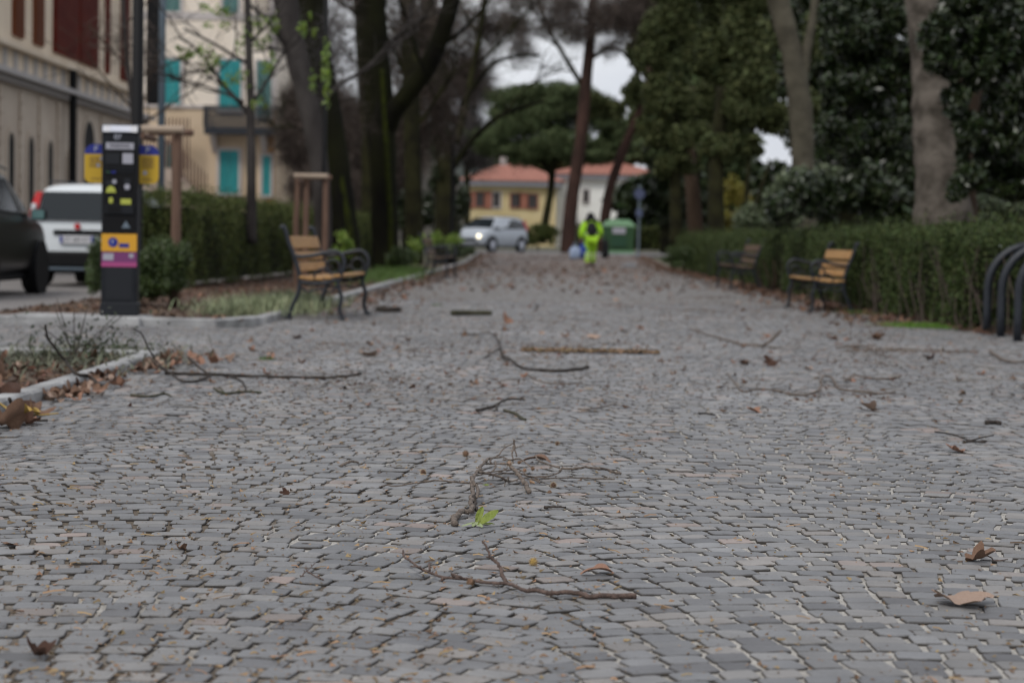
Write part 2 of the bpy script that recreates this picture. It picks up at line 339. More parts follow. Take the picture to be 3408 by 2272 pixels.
def sand_mat():
    m = bpy.data.materials.new('joint_sand'); m.use_nodes = True; t = m.node_tree; b = t.nodes['Principled BSDF']; b.inputs['Roughness'].default_value = .95
    N = t.nodes.new; Lk = t.links.new; tc = N('ShaderNodeTexCoord')
    n1 = N('ShaderNodeTexNoise'); n1.inputs['Scale'].default_value = 1.3; n1.inputs['Detail'].default_value = 5
    n2 = N('ShaderNodeTexNoise'); n2.inputs['Scale'].default_value = 220; n2.inputs['Detail'].default_value = 2
    sx = N('ShaderNodeSeparateXYZ'); Lk(tc.outputs['Object'], sx.inputs[0])
    for n in (n1, n2): Lk(tc.outputs['Object'], n.inputs['Vector'])
    ad = N('ShaderNodeMath'); ad.operation = 'MULTIPLY_ADD'; ad.inputs[1].default_value = .11; Lk(sx.outputs[0], ad.inputs[0]); Lk(n1.outputs[0], ad.inputs[2])
    r = N('ShaderNodeValToRGB'); e = r.color_ramp.elements; e[0].position = .38; e[0].color = (.12, .095, .07, 1); e[1].position = .55; e[1].color = (.42, .40, .365, 1)
    Lk(ad.outputs[0], r.inputs[0])
    h = N('ShaderNodeHueSaturation'); mr = N('ShaderNodeMapRange'); mr.inputs[1].default_value = .3; mr.inputs[2].default_value = .7; mr.inputs[3].default_value = .6; mr.inputs[4].default_value = 1.35
    Lk(n2.outputs[0], mr.inputs[0]); Lk(mr.outputs[0], h.inputs['Value']); Lk(r.outputs[0], h.inputs['Color']); Lk(h.outputs[0], b.inputs['Base Color'])
    bp = N('ShaderNodeBump'); bp.inputs['Strength'].default_value = .8; bp.inputs['Distance'].default_value = .006; Lk(n2.outputs[0], bp.inputs['Height']); Lk(bp.outputs[0], b.inputs['Normal'])
    return m
M['sand'] = sand_mat()
ISY = 12.55                                     # far end of the near planting bed
KY = 17.15                                      # line of the far kerb
def on_paving(x, y):
    bad = (x < KX0 - .03) & (y < ISY + .02) | (x < KX0 - .02) & (y > KY - .02) & (y < 40) | (x > 4.85) | (x > 4.3 + .016 * (y - 20)) & (y > 19.0)
    return ~bad
def setts():
    p = .0745; cw = 1.62; RR = 1.75; x0 = .05
    cx = []; cy = []; th = []; hw = []; hh = []
    tm = math.asin(cw / 2 / RR)
    seam = {}
    for c in range(-6, 5):
        xc = x0 + cw * (c + .5)
        for n in range(int(2.6 / p), int(26.0 / p)):
            y0 = n * p + random.gauss(0, .0018)
            xo = abs(xc) - cw
            if xo > y0 * .31 + 1.6: continue
            sa = seam.setdefault((c, n), random.uniform(-.024, .024)); sb = seam.setdefault((c + 1, n), random.uniform(-.024, .024)); a = -tm + sa + random.uniform(-.008, .002)
            end = tm + sb + random.uniform(-.004, .008)
            while a < end:
                wd = random.choice((.078, .084, .09, .096, .103)) * random.uniform(.94, 1.06)
                rem = (end - a) * RR - wd
                if 0 < rem < .034: wd += rem
                if a + wd / RR > end + .022: 
                    wd = (end - a) * RR
                    if wd < .020: break
                m_ = a + wd / 2 / RR; g = random.uniform(.006, .015) if random.random() < .7 else random.uniform(.013, .022)
                cx.append(xc + RR * math.sin(m_)); cy.append(y0 + RR * math.cos(m_) - RR); th.append(-m_ + random.gauss(0, .012))
                hw.append(max(.010, (wd - g) / 2)); hh.append(p * math.cos(m_) / 2 - random.uniform(.0010, .0030)); a += wd / RR
    cx, cy, th, hw, hh = map(np.array, (cx, cy, th, hw, hh))
    keep = on_paving(cx, cy) & (np.abs(cx) < cy * .3 + 1.3) & (cy > 2.7)
    cx, cy, th, hw, hh = (a[keep] for a in (cx, cy, th, hw, hh)); n = len(cx)
    K = 12; base = np.array([(-1, -.76), (-.87, -.96), (-.3, -1.0), (.3, -1.0), (.87, -.96), (1, -.76), (1, .76), (.87, .96), (.3, 1.0), (-.3, 1.0), (-.87, .96), (-1, .76)])
    P = base[None] * np.stack([hw, hh], 1)[:, None, :]
    skew = rng.normal(0, .045, n)[:, None]; P[:, :, 0] += skew * P[:, :, 1] ; tp = rng.normal(0, .03, n)[:, None]; P[:, :, 1] *= 1 + tp * np.sign(P[:, :, 0])
    P += rng.normal(0, .0010, P.shape)
    tx = rng.normal(0, .014, n)[:, None]; ty = rng.normal(0, .014, n)[:, None]; hz = rng.normal(0, .0013, n)[:, None]
    rings = []
    for sc, z in ((1.0, -.02), (1.0, -.0030), (.965, -.0006), (.88, 0.0)):
        ins = P * sc; zz = z + (tx * ins[:, :, 0] + ty * ins[:, :, 1] + hz) * (1 if z > -.01 else 0)
        if sc < 1: zz = zz + rng.normal(0, .0005, zz.shape)
        x = ins[:, :, 0] * np.cos(th)[:, None] - ins[:, :, 1] * np.sin(th)[:, None] + cx[:, None]
        y = ins[:, :, 0] * np.sin(th)[:, None] + ins[:, :, 1] * np.cos(th)[:, None] + cy[:, None]
        rings.append(np.stack([x, y, zz], 2))
    V = np.stack(rings, 1).reshape(-1, 3)
    b = (np.arange(n) * K * 4)[:, None]; q = []
    for rg in range(3):
        for i in range(K):
            j = (i + 1) % K; q.append(np.stack([b[:, 0] + rg * K + i, b[:, 0] + rg * K + j, b[:, 0] + (rg + 1) * K + j, b[:, 0] + (rg + 1) * K + i], 1))
    quads = np.stack(q, 1).reshape(-1, 4); top = b + 3 * K + np.arange(K)[None]
    tn = np.stack([rng.uniform(size=n), rng.uniform(size=n), rng.uniform(size=n)], 1)
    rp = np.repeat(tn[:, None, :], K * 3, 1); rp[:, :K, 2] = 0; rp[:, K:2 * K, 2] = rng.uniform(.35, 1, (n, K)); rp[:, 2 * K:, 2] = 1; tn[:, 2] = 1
    tone = np.concatenate([rp.reshape(-1, 3), tn])
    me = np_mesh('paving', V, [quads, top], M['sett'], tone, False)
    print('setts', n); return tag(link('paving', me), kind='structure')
setts()
# sand bed under the setts
def sand():
    xs = np.arange(-8, 5.2, .12); ys = np.concatenate([np.arange(1.5, 26.1, .12)])
    X, Y = np.meshgrid(xs, ys); Z = -.0060 + rng.normal(0, .0008, X.shape)
    V = np.stack([X, Y, Z], 2).reshape(-1, 3); nx = len(xs); ny = len(ys)
    i, j = np.meshgrid(np.arange(nx - 1), np.arange(ny - 1)); a = (j * nx + i).ravel()
    f = np.stack([a, a + 1, a + nx + 1, a + nx], 1)
    cxm = V[f].mean(1); f = f[on_paving(cxm[:, 0], cxm[:, 1])]
    tag(link('joint_sand', np_mesh('joint_sand', V, [f], M['sand'], None, True)), kind='structure')
sand()
def far_paving_mat():
    m = bpy.data.materials.new('far_setts'); m.use_nodes = True; t = m.node_tree; b = t.nodes['Principled BSDF']; b.inputs['Roughness'].default_value = .7
    N = t.nodes.new; Lk = t.links.new; tc = N('ShaderNodeTexCoord')
    n0 = N('ShaderNodeTexNoise'); n0.inputs['Scale'].default_value = 1.2
    mixv = N('ShaderNodeMix'); mixv.data_type = 'VECTOR'; mixv.inputs[0].default_value = .12
    Lk(tc.outputs['Object'], n0.inputs['Vector']); Lk(tc.outputs['Object'], mixv.inputs[4]); Lk(n0.outputs['Color'], mixv.inputs[5])
    br = N('ShaderNodeTexBrick'); br.inputs['Scale'].default_value = 1; br.inputs['Brick Width'].default_value = .09; br.inputs['Row Height'].default_value = .08
    br.inputs['Mortar Size'].default_value = .006; br.inputs['Color1'].default_value = (.150, .148, .147, 1); br.inputs['Color2'].default_value = (.182, .175, .168, 1)
    br.inputs['Mortar'].default_value = (.14, .12, .1, 1); Lk(mixv.outputs[1], br.inputs['Vector'])
    n1 = N('ShaderNodeTexNoise'); n1.inputs['Scale'].default_value = .35; n1.inputs['Detail'].default_value = 6; Lk(tc.outputs['Object'], n1.inputs['Vector'])
    sx = N('ShaderNodeSeparateXYZ'); Lk(tc.outputs['Object'], sx.inputs[0])
    mr = N('ShaderNodeMapRange'); mr.inputs[1].default_value = 26; mr.inputs[2].default_value = 62; mr.inputs[3].default_value = -.25; mr.inputs[4].default_value = .25; Lk(sx.outputs[1], mr.inputs[0])
    ad = N('ShaderNodeMath'); ad.operation = 'ADD'; Lk(n1.outputs[0], ad.inputs[0]); Lk(mr.outputs[0], ad.inputs[1])
    m2 = N('ShaderNodeMapRange'); m2.inputs[1].default_value = .42; m2.inputs[2].default_value = .72; m2.inputs[4].default_value = .8; Lk(ad.outputs[0], m2.inputs[0])
    mx = N('ShaderNodeMix'); mx.data_type = 'RGBA'; Lk(m2.outputs[0], mx.inputs[0]); Lk(br.outputs[0], mx.inputs[6]); mx.inputs[7].default_value = (.155, .118, .098, 1)
    Lk(mx.outputs[2], b.inputs['Base Color'])
    return m
M['farsett'] = far_paving_mat()
strip('promenade', lambda y: kerbx(y) , lambda y: 4.35 + .016 * (y - 20), ylist(25.9, 79, 2.5), -.004, M['farsett'])
M['road'] = mat('road_asphalt', (.13, .125, .125), .85, (.19, .18, .175), 1.2, .4, 60)
M['road2'] = mat('parking_setts', (.15, .14, .135), .85, (.21, .195, .185), 1.5, .4, 30)
strip('crossing_road', -60, 60, ylist(79.2, 100, 2), .0, M['road'])
strip('parking_road', -30, -4.6, ylist(18.6, 79, 6), -.012, M['road2'])
strip('parking_apron', -14, -7.6, ylist(9, 18.4, 3), -.02, M['road2'])
# kerbs
def kerb_run(name, a, b, wdt, h, seg=1.0, side=1):
    mb = MB(); a = Vector(a); b = Vector(b); d = b - a; Ln = d.length; u = d.normalized(); nrm = Vector((-u.y, u.x, 0)) * side
    n = max(1, int(Ln / seg)); rot = Matrix.Rotation(math.atan2(u.y, u.x), 3, 'Z')
    for i in range(n):
        c = a + u * (Ln * (i + .5) / n) + nrm * wdt / 2
        mb.rbox((c.x + random.uniform(-.004, .004), c.y, c.z + gz(c.y) + h / 2 - .03 + random.uniform(-.004, .004)), (Ln / n - .008, wdt, h + .06), .012, rot)
    return tag(mb.build(name, M['kerb']), kind='structure')
kerb_run('kerb', (KX0, 6.0, 0), (KX0, ISY - .12, 0), .10, .06, .62, 1)
kerb_run('kerb', (KX0, ISY, 0), (-7.6, ISY + .35, 0), .10, .06, .9, 1)
kerb_run('kerb', (-9.5, KY + .2, 0), (-2.55, KY - .02, 0), .12, .07, 1.0, 1)
kerb_run('kerb', (-2.55, KY - .02, 0), (-2.25, KY + .95, 0), .12, .07, .5, 1)
kerb_run('kerb', (-2.24, KY + 1.0, 0), (kerbx(40), 40, 0), .10, .07, 1.0, 1)
kerb_run('kerb', (kerbx(40) , 40.1, 0), (kerbx(78), 76, 0), .10, .07, 2.0, 1)
kerb_run('stone_slab', (-4.35, KY - .03, 0), (-3.20, KY - .07, 0), .55, .082, 3, 1)
# planting beds
def poly(name, pts, z, m):
    me = bpy.data.meshes.new(name); me.from_pydata([(x, y, z + gz(y)) for x, y in pts], [], [tuple(range(len(pts)))]); me.materials.append(m)
    return tag(link(name, me), kind='structure')
poly('planting_bed', [(-7.6, 5), (KX0 - .1, 5), (KX0 - .1, ISY - .05), (-7.6, ISY + .2)], .02, M['soil'])
poly('planting_bed', [(-4.9, KY + .1), (-2.62, KY + .08), (-2.36, KY + 1), (kerbx(40) - .1, 40), (kerbx(60) - .1, 60), (-4.4, 60), (-4.6, 30), (-4.9, 19)], .035, M['soil'])
poly('planting_bed', [(4.88, 5), (7, 5), (9, 60), (5.0, 60), (4.32, 19), (4.88, 18.8)], .004, M['soil'])
# hills
def hill(name, cx, cy, rx, ry, h, m, seed):
    n = 40; v = []; f = []
    r2 = random.Random(seed)
    ph = [r2.uniform(0, 6) for _ in range(6)]
    for j in range(n + 1):
        for i in range(n + 1):
            a = i / n * 2 - 1; b = j / n * 2 - 1; d = max(0, 1 - a * a - b * b)
            z = h * d ** .8 * (1 + .12 * math.sin(5 * a + ph[0]) + .08 * math.sin(11 * a + 3 * b + ph[1]) + .03 * math.sin(31 * a + ph[2]) + .03 * math.sin(23 * b + ph[3])) - 1
            v.append((cx + a * rx, cy + b * ry, z))
    for j in range(n):
        for i in range(n): q = j * (n + 1) + i; f.append((q, q + 1, q + n + 2, q + n + 1))
    me = bpy.data.meshes.new(name); me.from_pydata(v, [], f); me.materials.append(m); me.polygons.foreach_set('use_smooth', [True] * len(f))
    return tag(link(name, me), kind='structure')
hill('hill', -135, 900, 215, 260, 62, M['hcol'], 3); hill('hill', -92, 420, 92, 120, 40, M['hcol2'], 5)
# ================================================================== buildings
def rectpx(x0, x1, y0, y1, D):        # rectangle of the photo on the plane at distance D -> X0,X1,Z0,Z1
    a = at(x0, y1, D); b = at(x1, y0, D); return a.x, b.x, a.z, b.z
def street_palazzo():
    X = -12.3; t = thing('palazzo', 'long beige palazzo with arched openings and dark red shutters', 'building', (X, 50, 0))
    o = Vector((X, 50, 0)); Y0, Y1 = 30, 66
    MB(o).bbox(X - 10, X, Y0, Y1, 5.3, 13).build('upper_wall', M['b1'], t)
    MB(o).bbox(X - 10, X - .02, Y0, Y1, -.1, 4.5).build('stone_base', M['b1s'], t)
    MB(o).bbox(X - 10, X + .05, Y0, Y1, 4.62, 5.18).build('frieze', M['b1'], t)
    MB(o).bbox(X - .3, X + .42, Y0, Y1, 4.5, 4.62).bbox(X - .3, X + .2, Y0, Y1, 4.36, 4.499).build('cornice', M['b1c'], t)
    MB(o).bbox(X - .3, X + .3, Y0, Y1, 5.18, 5.3).build('ledge', M['b1'], t)
    pl = MB(o)
    for k in range(int((Y1 - Y0) / 1.02)):
        y = Y0 + .5 + k * 1.02
        MB(o).bbox(X + .051, X + .09, y - .14, y + .14, 4.64, 5.16).build('frieze_panel', M['b1c'], t)
    def arch(y, wd, top, nm='arched_opening'):
        r = wd / 2; P = [(y - r, 0), (y + r, 0)] + [(y + r * math.cos(a), top - r + r * math.sin(a)) for a in np.linspace(0, PI, 9)]
        f = MB(o).prism([(a, b) for a, b in P], X - .019, X + .014, 'x').build(nm, M['black'], t)
        r2 = r + .14; Q = [(y + r2 * math.cos(a), top - r + r2 * math.sin(a)) for a in np.linspace(0, PI, 9)]; Q2 = [(y + r * math.cos(a), top - r + r * math.sin(a)) for a in np.linspace(0, PI, 9)]
        mb = MB(o)
        for i in range(8): mb.prism([Q[i], Q[i + 1], Q2[i + 1], Q2[i]], X - .015, X + .03, 'x')
        mb.bbox(X - .015, X + .03, y - r2, y - r, 0, top - r).bbox(X - .015, X + .03, y + r, y + r2, 0, top - r)
        mb.build('surround', M['b1s'], f)
    for y in (42.7, 44.7, 46.7, 48.7, 50.7, 52.8): arch(y, .58, 3.2)
    arch(57.6, 1.5, 4.0); arch(55.2, .5, 3.0); arch(61, .9, 3.4); arch(63.5, .9, 3.4)
    for y in (43.7, 45.7, 47.7, 49.7, 51.7, 53.8, 56.1, 59.4, 62.3):
        rs = MB(o)
        for k in range(12): rs.bbox(X - .015, X + .05, y - .19, y + .19, .05 + k * .355, .05 + k * .355 + .32)
        rs.build('pilaster', M['b1s'], t)
    def shut(y0, y1, m, z0=5.55):
        f = MB(o).bbox(X - .01, X + .07, y0 + .04, y1 - .04, z0, 8.2).build('shutter', M[m], t)
        sl = MB(o)
        for k in range(38): sl.bbox(X + .07, X + .10, y0 + .12, y1 - .12, z0 + .08 + k * .068, z0 + .08 + k * .068 + .04)
        sl.build('louvres', M[m], f)
    for y0, y1, m in ((48.7, 49.8, 'shutter_brown'), (50.8, 51.9, 'shutter_brown'), (53.0, 55.9, 'shutter_red'), (56.0, 58.6, 'shutter_red'), (59.7, 60.3, 'shutter_red'), (62.0, 63.3, 'shutter_red'), (45, 46.2, 'shutter_brown')): shut(y0, y1, m)
    MB(o).tube([(X + .26, 54.35, 0), (X + .26, 54.35, 5.18)], .11, 10).build('downpipe', M['black'], t)
street_palazzo()
def teal_house():
    D = 95; o = at(690, 700, D); o.z = 0
    t = thing('shuttered_house', 'cream and ochre house with teal shutters and a corner balcony', 'building', o)
    x0, x1, z0, z1 = rectpx(440, 921, 0, 356, D)
    gy = at(700, 660, D).z
    MB(o).bbox(x0, x1, D, D + 9, z0 + .14, z1 + 3).build('upper_wall', M['b2'], t)
    MB(o).bbox(x0, x1 - .03, D + .03, D + 9, -.2, z0).build('lower_wall', M['b2l'], t)
    MB(o).bbox(x0, x1 + .05, D - .06, D + .3, z0, z0 + .14).build('string_course', M['b2w'], t)
    a = rectpx(440, 921, 45, 62, D); MB(o).bbox(a[0], a[1] + .04, D - .05, D - .001, a[2], a[3]).build('upper_course', M['b2w'], t)
    MB(o).bbox(x1 - .35, x1 + .02, D - .04, D - .002, z0 + .14, z1 + 3).build('quoins', M['b2w'], t)
    MB(o).bbox(x1 - .32, x1 - .01, D - .02, D + .029, 0, z0).build('lower_quoins', M['b2q'], t)
    def window(px, m, nm='window', louv=True, pad=10):
        X0, X1, Z0, Z1 = rectpx(*px, D); q = pad * D / F
        f = MB(o).bbox(X0 - q, X0, D - .09, D - .003, Z0 - q, Z1 + q).bbox(X1, X1 + q, D - .09, D - .003, Z0 - q, Z1 + q).bbox(X0, X1, D - .09, D - .003, Z1, Z1 + q).bbox(X0, X1, D - .12, D - .003, Z0 - q, Z0).build(nm, M['b2w'], t)
        xm = (X0 + X1) / 2; sh = MB(o)
        for u, v in ((X0 + .01, xm - .01), (xm + .01, X1 - .01)):
            sh.bbox(u, v, D - .05, D - .003, Z0 + .01, Z1 - .01)
            n = max(4, int((Z1 - Z0) / .09))
            for k in range(n): z = Z0 + .06 + (Z1 - Z0 - .12) * k / n; sh.bbox(u + .05, v - .05, D - .07, D - .05, z, z + .045)
        sh.build('shutter', M[m], f)
    window((543, 601, 199, 347), 'teal'); window((730, 802, 201, 364), 'teal')
    window((543, 601, -60, 39), 'tealg'); window((742, 795, -60, 46), 'tealg'); window((853, 905, 204, 388), 'tealg', pad=6)
    window((730, 795, 502, 645), 'teal', 'doorway'); window((873, 902, 519, 650), 'teal', pad=8)
    window((555, 590, 480, 560), 'teal', pad=4)
    # balcony
    X0, X1, Z0, Z1 = rectpx(690, 925, 364, 451, D)
    b = MB(o).bbox(X0, X1 + .5, D - 1.1, D - .13, Z0 + .02, Z0 + .35).build('balcony', M['metal_dark'], t)
    r = MB(o)
    for k in range(40):
        x = X0 + (X1 + .5 - X0) * k / 39; r.bbox(x - .035, x + .035, D - 1.09, D - 1.05, Z0 + .35, Z1)
    for k in range(9): y = D - 1.05 + .9 * k / 8; r.bbox(X0, X0 + .03, y, y + .03, Z0 + .35, Z1); r.bbox(X1 + .46, X1 + .49, y, y + .03, Z0 + .35, Z1)
    r.bbox(X0 - .02, X1 + .52, D - 1.12, D - 1.04, Z1, Z1 + .06); r.build('balcony_railing', M['metal_dark'], b)
    for px in (715, 880):
        a = at(px, 455, D); MB(o).prism([(D - .003, a.z + .1), (D - .9, a.z + .09), (D - .003, a.z - .75)], a.x - .12, a.x + .12, 'x').build('bracket', M['b2w'], b)
    # outside stair, left
    X0, X1, Z0, Z1 = rectpx(470, 705, 560, 720, D)
    s = MB(o).prism([(X0, -.1), (X1, -.1), (X1, at(0, 640, D).z - .4), (X0 + 1.8, at(600, 565, D).z), (X0, at(600, 565, D).z)], D - 1.7, D - .1, 'y').build('outside_stair', M['stairw'], t)
    r = MB(o); za = at(600, 565, D).z; zb = at(700, 640, D).z - .4
    for k in range(22):
        u = k / 21; x = X0 + (X1 - X0) * u; zt = za if x < X0 + 1.8 else za + (zb - za) * (x - X0 - 1.8) / (X1 - X0 - 1.8)
        r.bbox(x - .025, x + .025, D - 1.69, D - 1.64, zt, zt + 1.25)
    r.bbox(X0, X0 + 1.8, D - 1.71, D - 1.62, za + 1.25, za + 1.32); r.build('stair_railing', M['rust'], s)
    c = at(640, 470, D); rr = MB(o)
    for k in range(9):
        x = at(548 + k * 12, 0, D).x; rr.bbox(x - .03, x + .03, D - 1.0, D - .94, za, za + 2.4)
    rr.build('stair_grille', M['rust'], s)
    a = rectpx(300, 330, 0, 10, D)
    MB(o).bbox(x0 - .4, x1 + .5, D - .6, D + 9.4, z1 + 3, z1 + 3.3).build('eave', M['b2w'], t)
    MB(o).prism([(x0 - .5, z1 + 3.3), (x1 + .5, z1 + 3.3), ((x0 + x1) / 2, z1 + 4.6)], D - .6, D + 9.4, 'y').build('roof', M['roof'], t)
teal_house()
def far_house(name, label, px, D, wall, wins, kind):
    x0, x1, ytop, yeave, ybase = px
    A = at(x0, yeave, D); B = at(x1, yeave + (x1 - x0) * .0175, D); Z = (A.z + B.z) / 2; o = Vector(((A.x + B.x) / 2, D, gz(90)))
    t = thing(name, label, 'house', o); dep = 9
    MB(o).bbox(A.x, B.x, D, D + dep, -.5, Z).build('wall', M[wall], t)
    MB(o).bbox(A.x - .5, B.x + .5, D - .6, D + dep + .6, Z, Z + .45).build('eave', M['eave'], t)
    zt = at((x0 + x1) / 2, ytop, D).z; rx = (B.x - A.x) * .24; cx = (A.x + B.x) / 2 + .2
    v = [(A.x - .8, D - .9, Z + .45), (B.x + .8, D - .9, Z + .45), (B.x + .8, D + dep + .9, Z + .45), (A.x - .8, D + dep + .9, Z + .45), (cx - rx * .35, D + dep / 2, zt), (cx + rx * .35, D + dep / 2, zt)]
    rf = MB(o).add(v, [(0, 1, 5, 4), (1, 2, 5), (2, 3, 4, 5), (3, 0, 4), (3, 2, 1, 0)]).build('roof', M['roof'], t)
    c = (cx - rx * .5, D + dep / 2 - .6, zt - .2); MB(o).bbox(c[0] - .3, c[0] + .3, c[1] - .3, c[1] + .3, zt - 1.2, zt + .5).bbox(c[0] - .4, c[0] + .4, c[1] - .4, c[1] + .4, zt + .5, zt + .6).build('chimney', M['b2w'], rf)
    for (a, b, c_, d, m, fm) in wins:
        X0, X1, Z0, Z1 = rectpx(a, b, c_, d, D)
        f = MB(o).bbox(X0 - .12, X0, D - .08, D - .003, Z0 - .1, Z1 + .1).bbox(X1, X1 + .12, D - .08, D - .003, Z0 - .1, Z1 + .1).bbox(X0, X1, D - .08, D - .003, Z1, Z1 + .1).bbox(X0, X1, D - .14, D - .003, Z0 - .1, Z0).build('window', M[fm], t)
        g = MB(o).bbox(X0, X1, D - .04, D - .003, Z0, Z1).build('pane', M[m], f)
    return t
far_house('yellow_house', 'yellow house with red tiled hip roof and brick window panels', (1552, 1852, 533, 617, 740), 170, 'ywall',
          [(1583, 1613, 640, 688, 'win', 'brick'), (1640, 1665, 640, 690, 'win', 'b2w'), (1700, 1728, 645, 690, 'win', 'brick'), (1758, 1788, 648, 693, 'win', 'brick'), (1560, 1574, 640, 690, 'brick', 'brick'), (1615, 1634, 640, 690, 'brick', 'brick'), (1732, 1752, 645, 690, 'brick', 'brick')], 0)
far_house('white_house', 'white house with red roof, partly behind leaning pine trunks', (1842, 2200, 530, 595, 740), 178, 'wwall',
          [(1940, 1960, 632, 675, 'win', 'b2w'), (2060, 2078, 640, 678, 'win', 'b2w')], 0)
far_house('small_house', 'small far house with red roof behind the right trees', (2420, 2600, 548, 605, 740), 200, 'wwall', [(2500, 2520, 630, 660, 'win', 'b2w')], 0)
# ================================================================== parking meter
def parking_meter():
    MS = .945; b = at(400, 1058, 17.35); b.z = .082; zt = at(400, 421, 17.35).z; H = (zt - b.z) / MS
    t = thing('parking_meter', 'black parking meter with yellow and purple stickers on a stone slab', 'parking meter', b, R(5)); W = .325; Dp = .26
    t.scale = (MS, MS, MS)
    body = MB(); body.rbox((0, 0, H / 2 - .03), (W, Dp, H - .06), .012); body.build('body', M['meter'], t)
    MB().rbox((0, 0, .06), (W + .02, Dp + .02, .12), .01).build('plinth', M['meter_side'], t)
    cap = MB().prism([(-Dp / 2 - .005, H - .06), (Dp / 2 + .005, H - .06), (Dp / 2 + .005, H + .0), (.02, H + .02), (-Dp / 2 + .03, H - .005)], -W / 2 - .004, W / 2 + .004, 'x').build('top_cap', M['meter_side'], t)
    MB().prism([(-Dp / 2 - .012, H - .055), (-Dp / 2 - .005, H - .06), (-Dp / 2 + .03, H - .003), (-Dp / 2 + .022, H + .002)], -W / 2 + .006, W / 2 - .006, 'x').build('cap_trim', M['steel'], cap)
    for x in (-W / 2 + .045, W / 2 - .035): MB().prism([(-Dp / 2 - .016, H - .058), (-Dp / 2 - .0125, H - .058), (-Dp / 2 + .02, H - .002), (-Dp / 2 + .016, H + .002)], x - .03, x + .03, 'x').build('trim_end', M['lens'], cap)
    y = -Dp / 2
    def pl(name, x0, x1, z0, z1, m, d=.004, par=None):     # z measured down from the top, in pixels of the photo / 362
        return MB().bbox(x0, x1, y - d, y - .0005, H - z1, H - z0).build(name, M[m], par or t)
    text('07', .065, M['palet'], t, (-.02, y - .003, H - .105), name='number')
    p = pl('name_plate', -.125, .125, .155, .215, 'pale'); text('PARKING', .042, M['blackcloth'], p, (0, y - .006, H - .185), name='lettering')
    pl('front_panel', -.15, .15, .228, .98, 'black', .003)
    pl('display', -.13, .0, .25, .35, 'meter_side', .008); pl('notice', .025, .12, .25, .345, 'pale', .007)
    k = MB()
    for i in range(10):
        for j in range(3): k.bbox(-.13 + i * .026, -.112 + i * .026, y - .012, y - .003, H - .385 - j * .022, H - .372 - j * .022)
    k.build('keypad', M['meter_side'], t); pl('blue_key', -.075, -.035, .415, .432, 'blue', .014); pl('green_key', -.12, -.085, .415, .432, 'bindark', .014)
    pl('card_slot', -.125, -.025, .50, .545, 'meter_side', .012); pl('coin_slot', .04, .10, .48, .60, 'meter_side', .012)
    MB().lathe((.07, y - .016, H - .555), [(.026, -.008), (.026, 0), (.02, .006)], 16, 'y').build('button', M['pale'], t)
    MB().lathe((-.045, y - .016, H - .51), [(.02, -.008), (.02, 0), (.014, .006)], 16, 'y').build('round_button', M['pale'], t)
    MB().prism([(-.125, H - .61), (-.03, H - .61), (-.045, H - .565), (-.08, H - .545), (-.11, H - .565)], y - .012, y - .003, 'y').build('card_label', M['lime'], t)
    pl('ticket_label', .01, .105, .665, .715, 'lime', .01); pl('coin_label', -.095, -.06, .655, .705, 'lime', .006)
    pl('ticket_tray', -.13, .13, .72, .80, 'meter', .02); pl('tray_mouth', -.11, .02, .73, .79, 'black', .022)
    MB().prism([(.02, H - .93), (.10, H - .93), (.06, H - .865)], y - .006, y - .003, 'y').build('triangle_mark', M['greyblue'], t)
    s = pl('sticker', -W / 2 + .003, W / 2 - .003, .985, 1.145, 'orange', .0045); text('P', .05, M['palet'], s, (-.06, y - .008, H - 1.06), name='symbol')
    MB().lathe((-.055, y - .0055, H - 1.062), [(.045, -.0015), (.045, 0)], 20, 'y').build('blue_disc', M['blue'], s); pl('blue_mark', .0, .09, 1.07, 1.11, 'blue', .006, s)
    s2 = pl('sticker', -W / 2 + .003, W / 2 - .003, 1.15, 1.285, 'purple', .0045); pl('pale_block', -.145, -.05, 1.165, 1.225, 'pale', .0055, s2); pl('pink_band', -W / 2 + .003, W / 2 - .003, 1.245, 1.284, 'pink', .0055, s2); pl('pale_mark', .09, .13, 1.165, 1.20, 'pale', .0055, s2)
    MB().bbox(-.12, .12, y - .003, y - .0005, .15, .5).build('door_panel', M['meter_side'], t)
    # rounded price signs on either side
    for sx in (-1, 1):
        xa, xb = (W / 2 - .03, W / 2 + .175)
        z0, z1 = H - .52, H - .165
        def rp(xl, xr, zl, zh, rt, rb):
            P = [(xl, zl)]
            P += [(xr - rb + rb * math.sin(a), zl + rb - rb * math.cos(a)) for a in np.linspace(0, PI / 2, 6)] if rb else [(xr, zl)]
            P += [(xr - rt + rt * math.cos(a), zh - rt + rt * math.sin(a)) for a in np.linspace(0, PI / 2, 7)] if rt else [(xr, zh)]
            P.append((xl, zh)); return [(sx * a, b) for a, b in P]
        f = MB().prism(rp(xa, xb, z0, z1 - .092, 0, .06), .03, .042, 'y').build('price_sign', M['yellow'], t)
        MB().prism(rp(xa, xb, z1 - .09, z1, .085, 0), .03, .042, 'y').build('sign_head', M['blue'], f)
        text('P', .075, M['palet'], f, (sx * (xa + xb) / 2, .029, z1 - .045), name='symbol')
        MB().lathe((sx * (xa + .08), .029, z0 + .1 if sx > 0 else z0 + .16), [(.02, -.001), (.02, 0)], 14, 'y').build('mark', M['pale'], f)
        ln = MB()
        for k in range(6): ln.bbox(sx * (xa + .05), sx * (xb - .045), .028, .0299, z1 - .125 - k * .017, z1 - .119 - k * .017)
        ln.bbox(sx * (xa + .05), sx * (xb - .06), .028, .0299, z0 + .035, z0 + .042)
        ln.build('small_print', M['rust'], f)
        if sx < 0: MB().lathe((sx * (xa + .045), .029, z1 - .13), [(.022, -.001), (.022, 0)], 14, 'y').build('mark', M['pale'], f)
parking_meter()
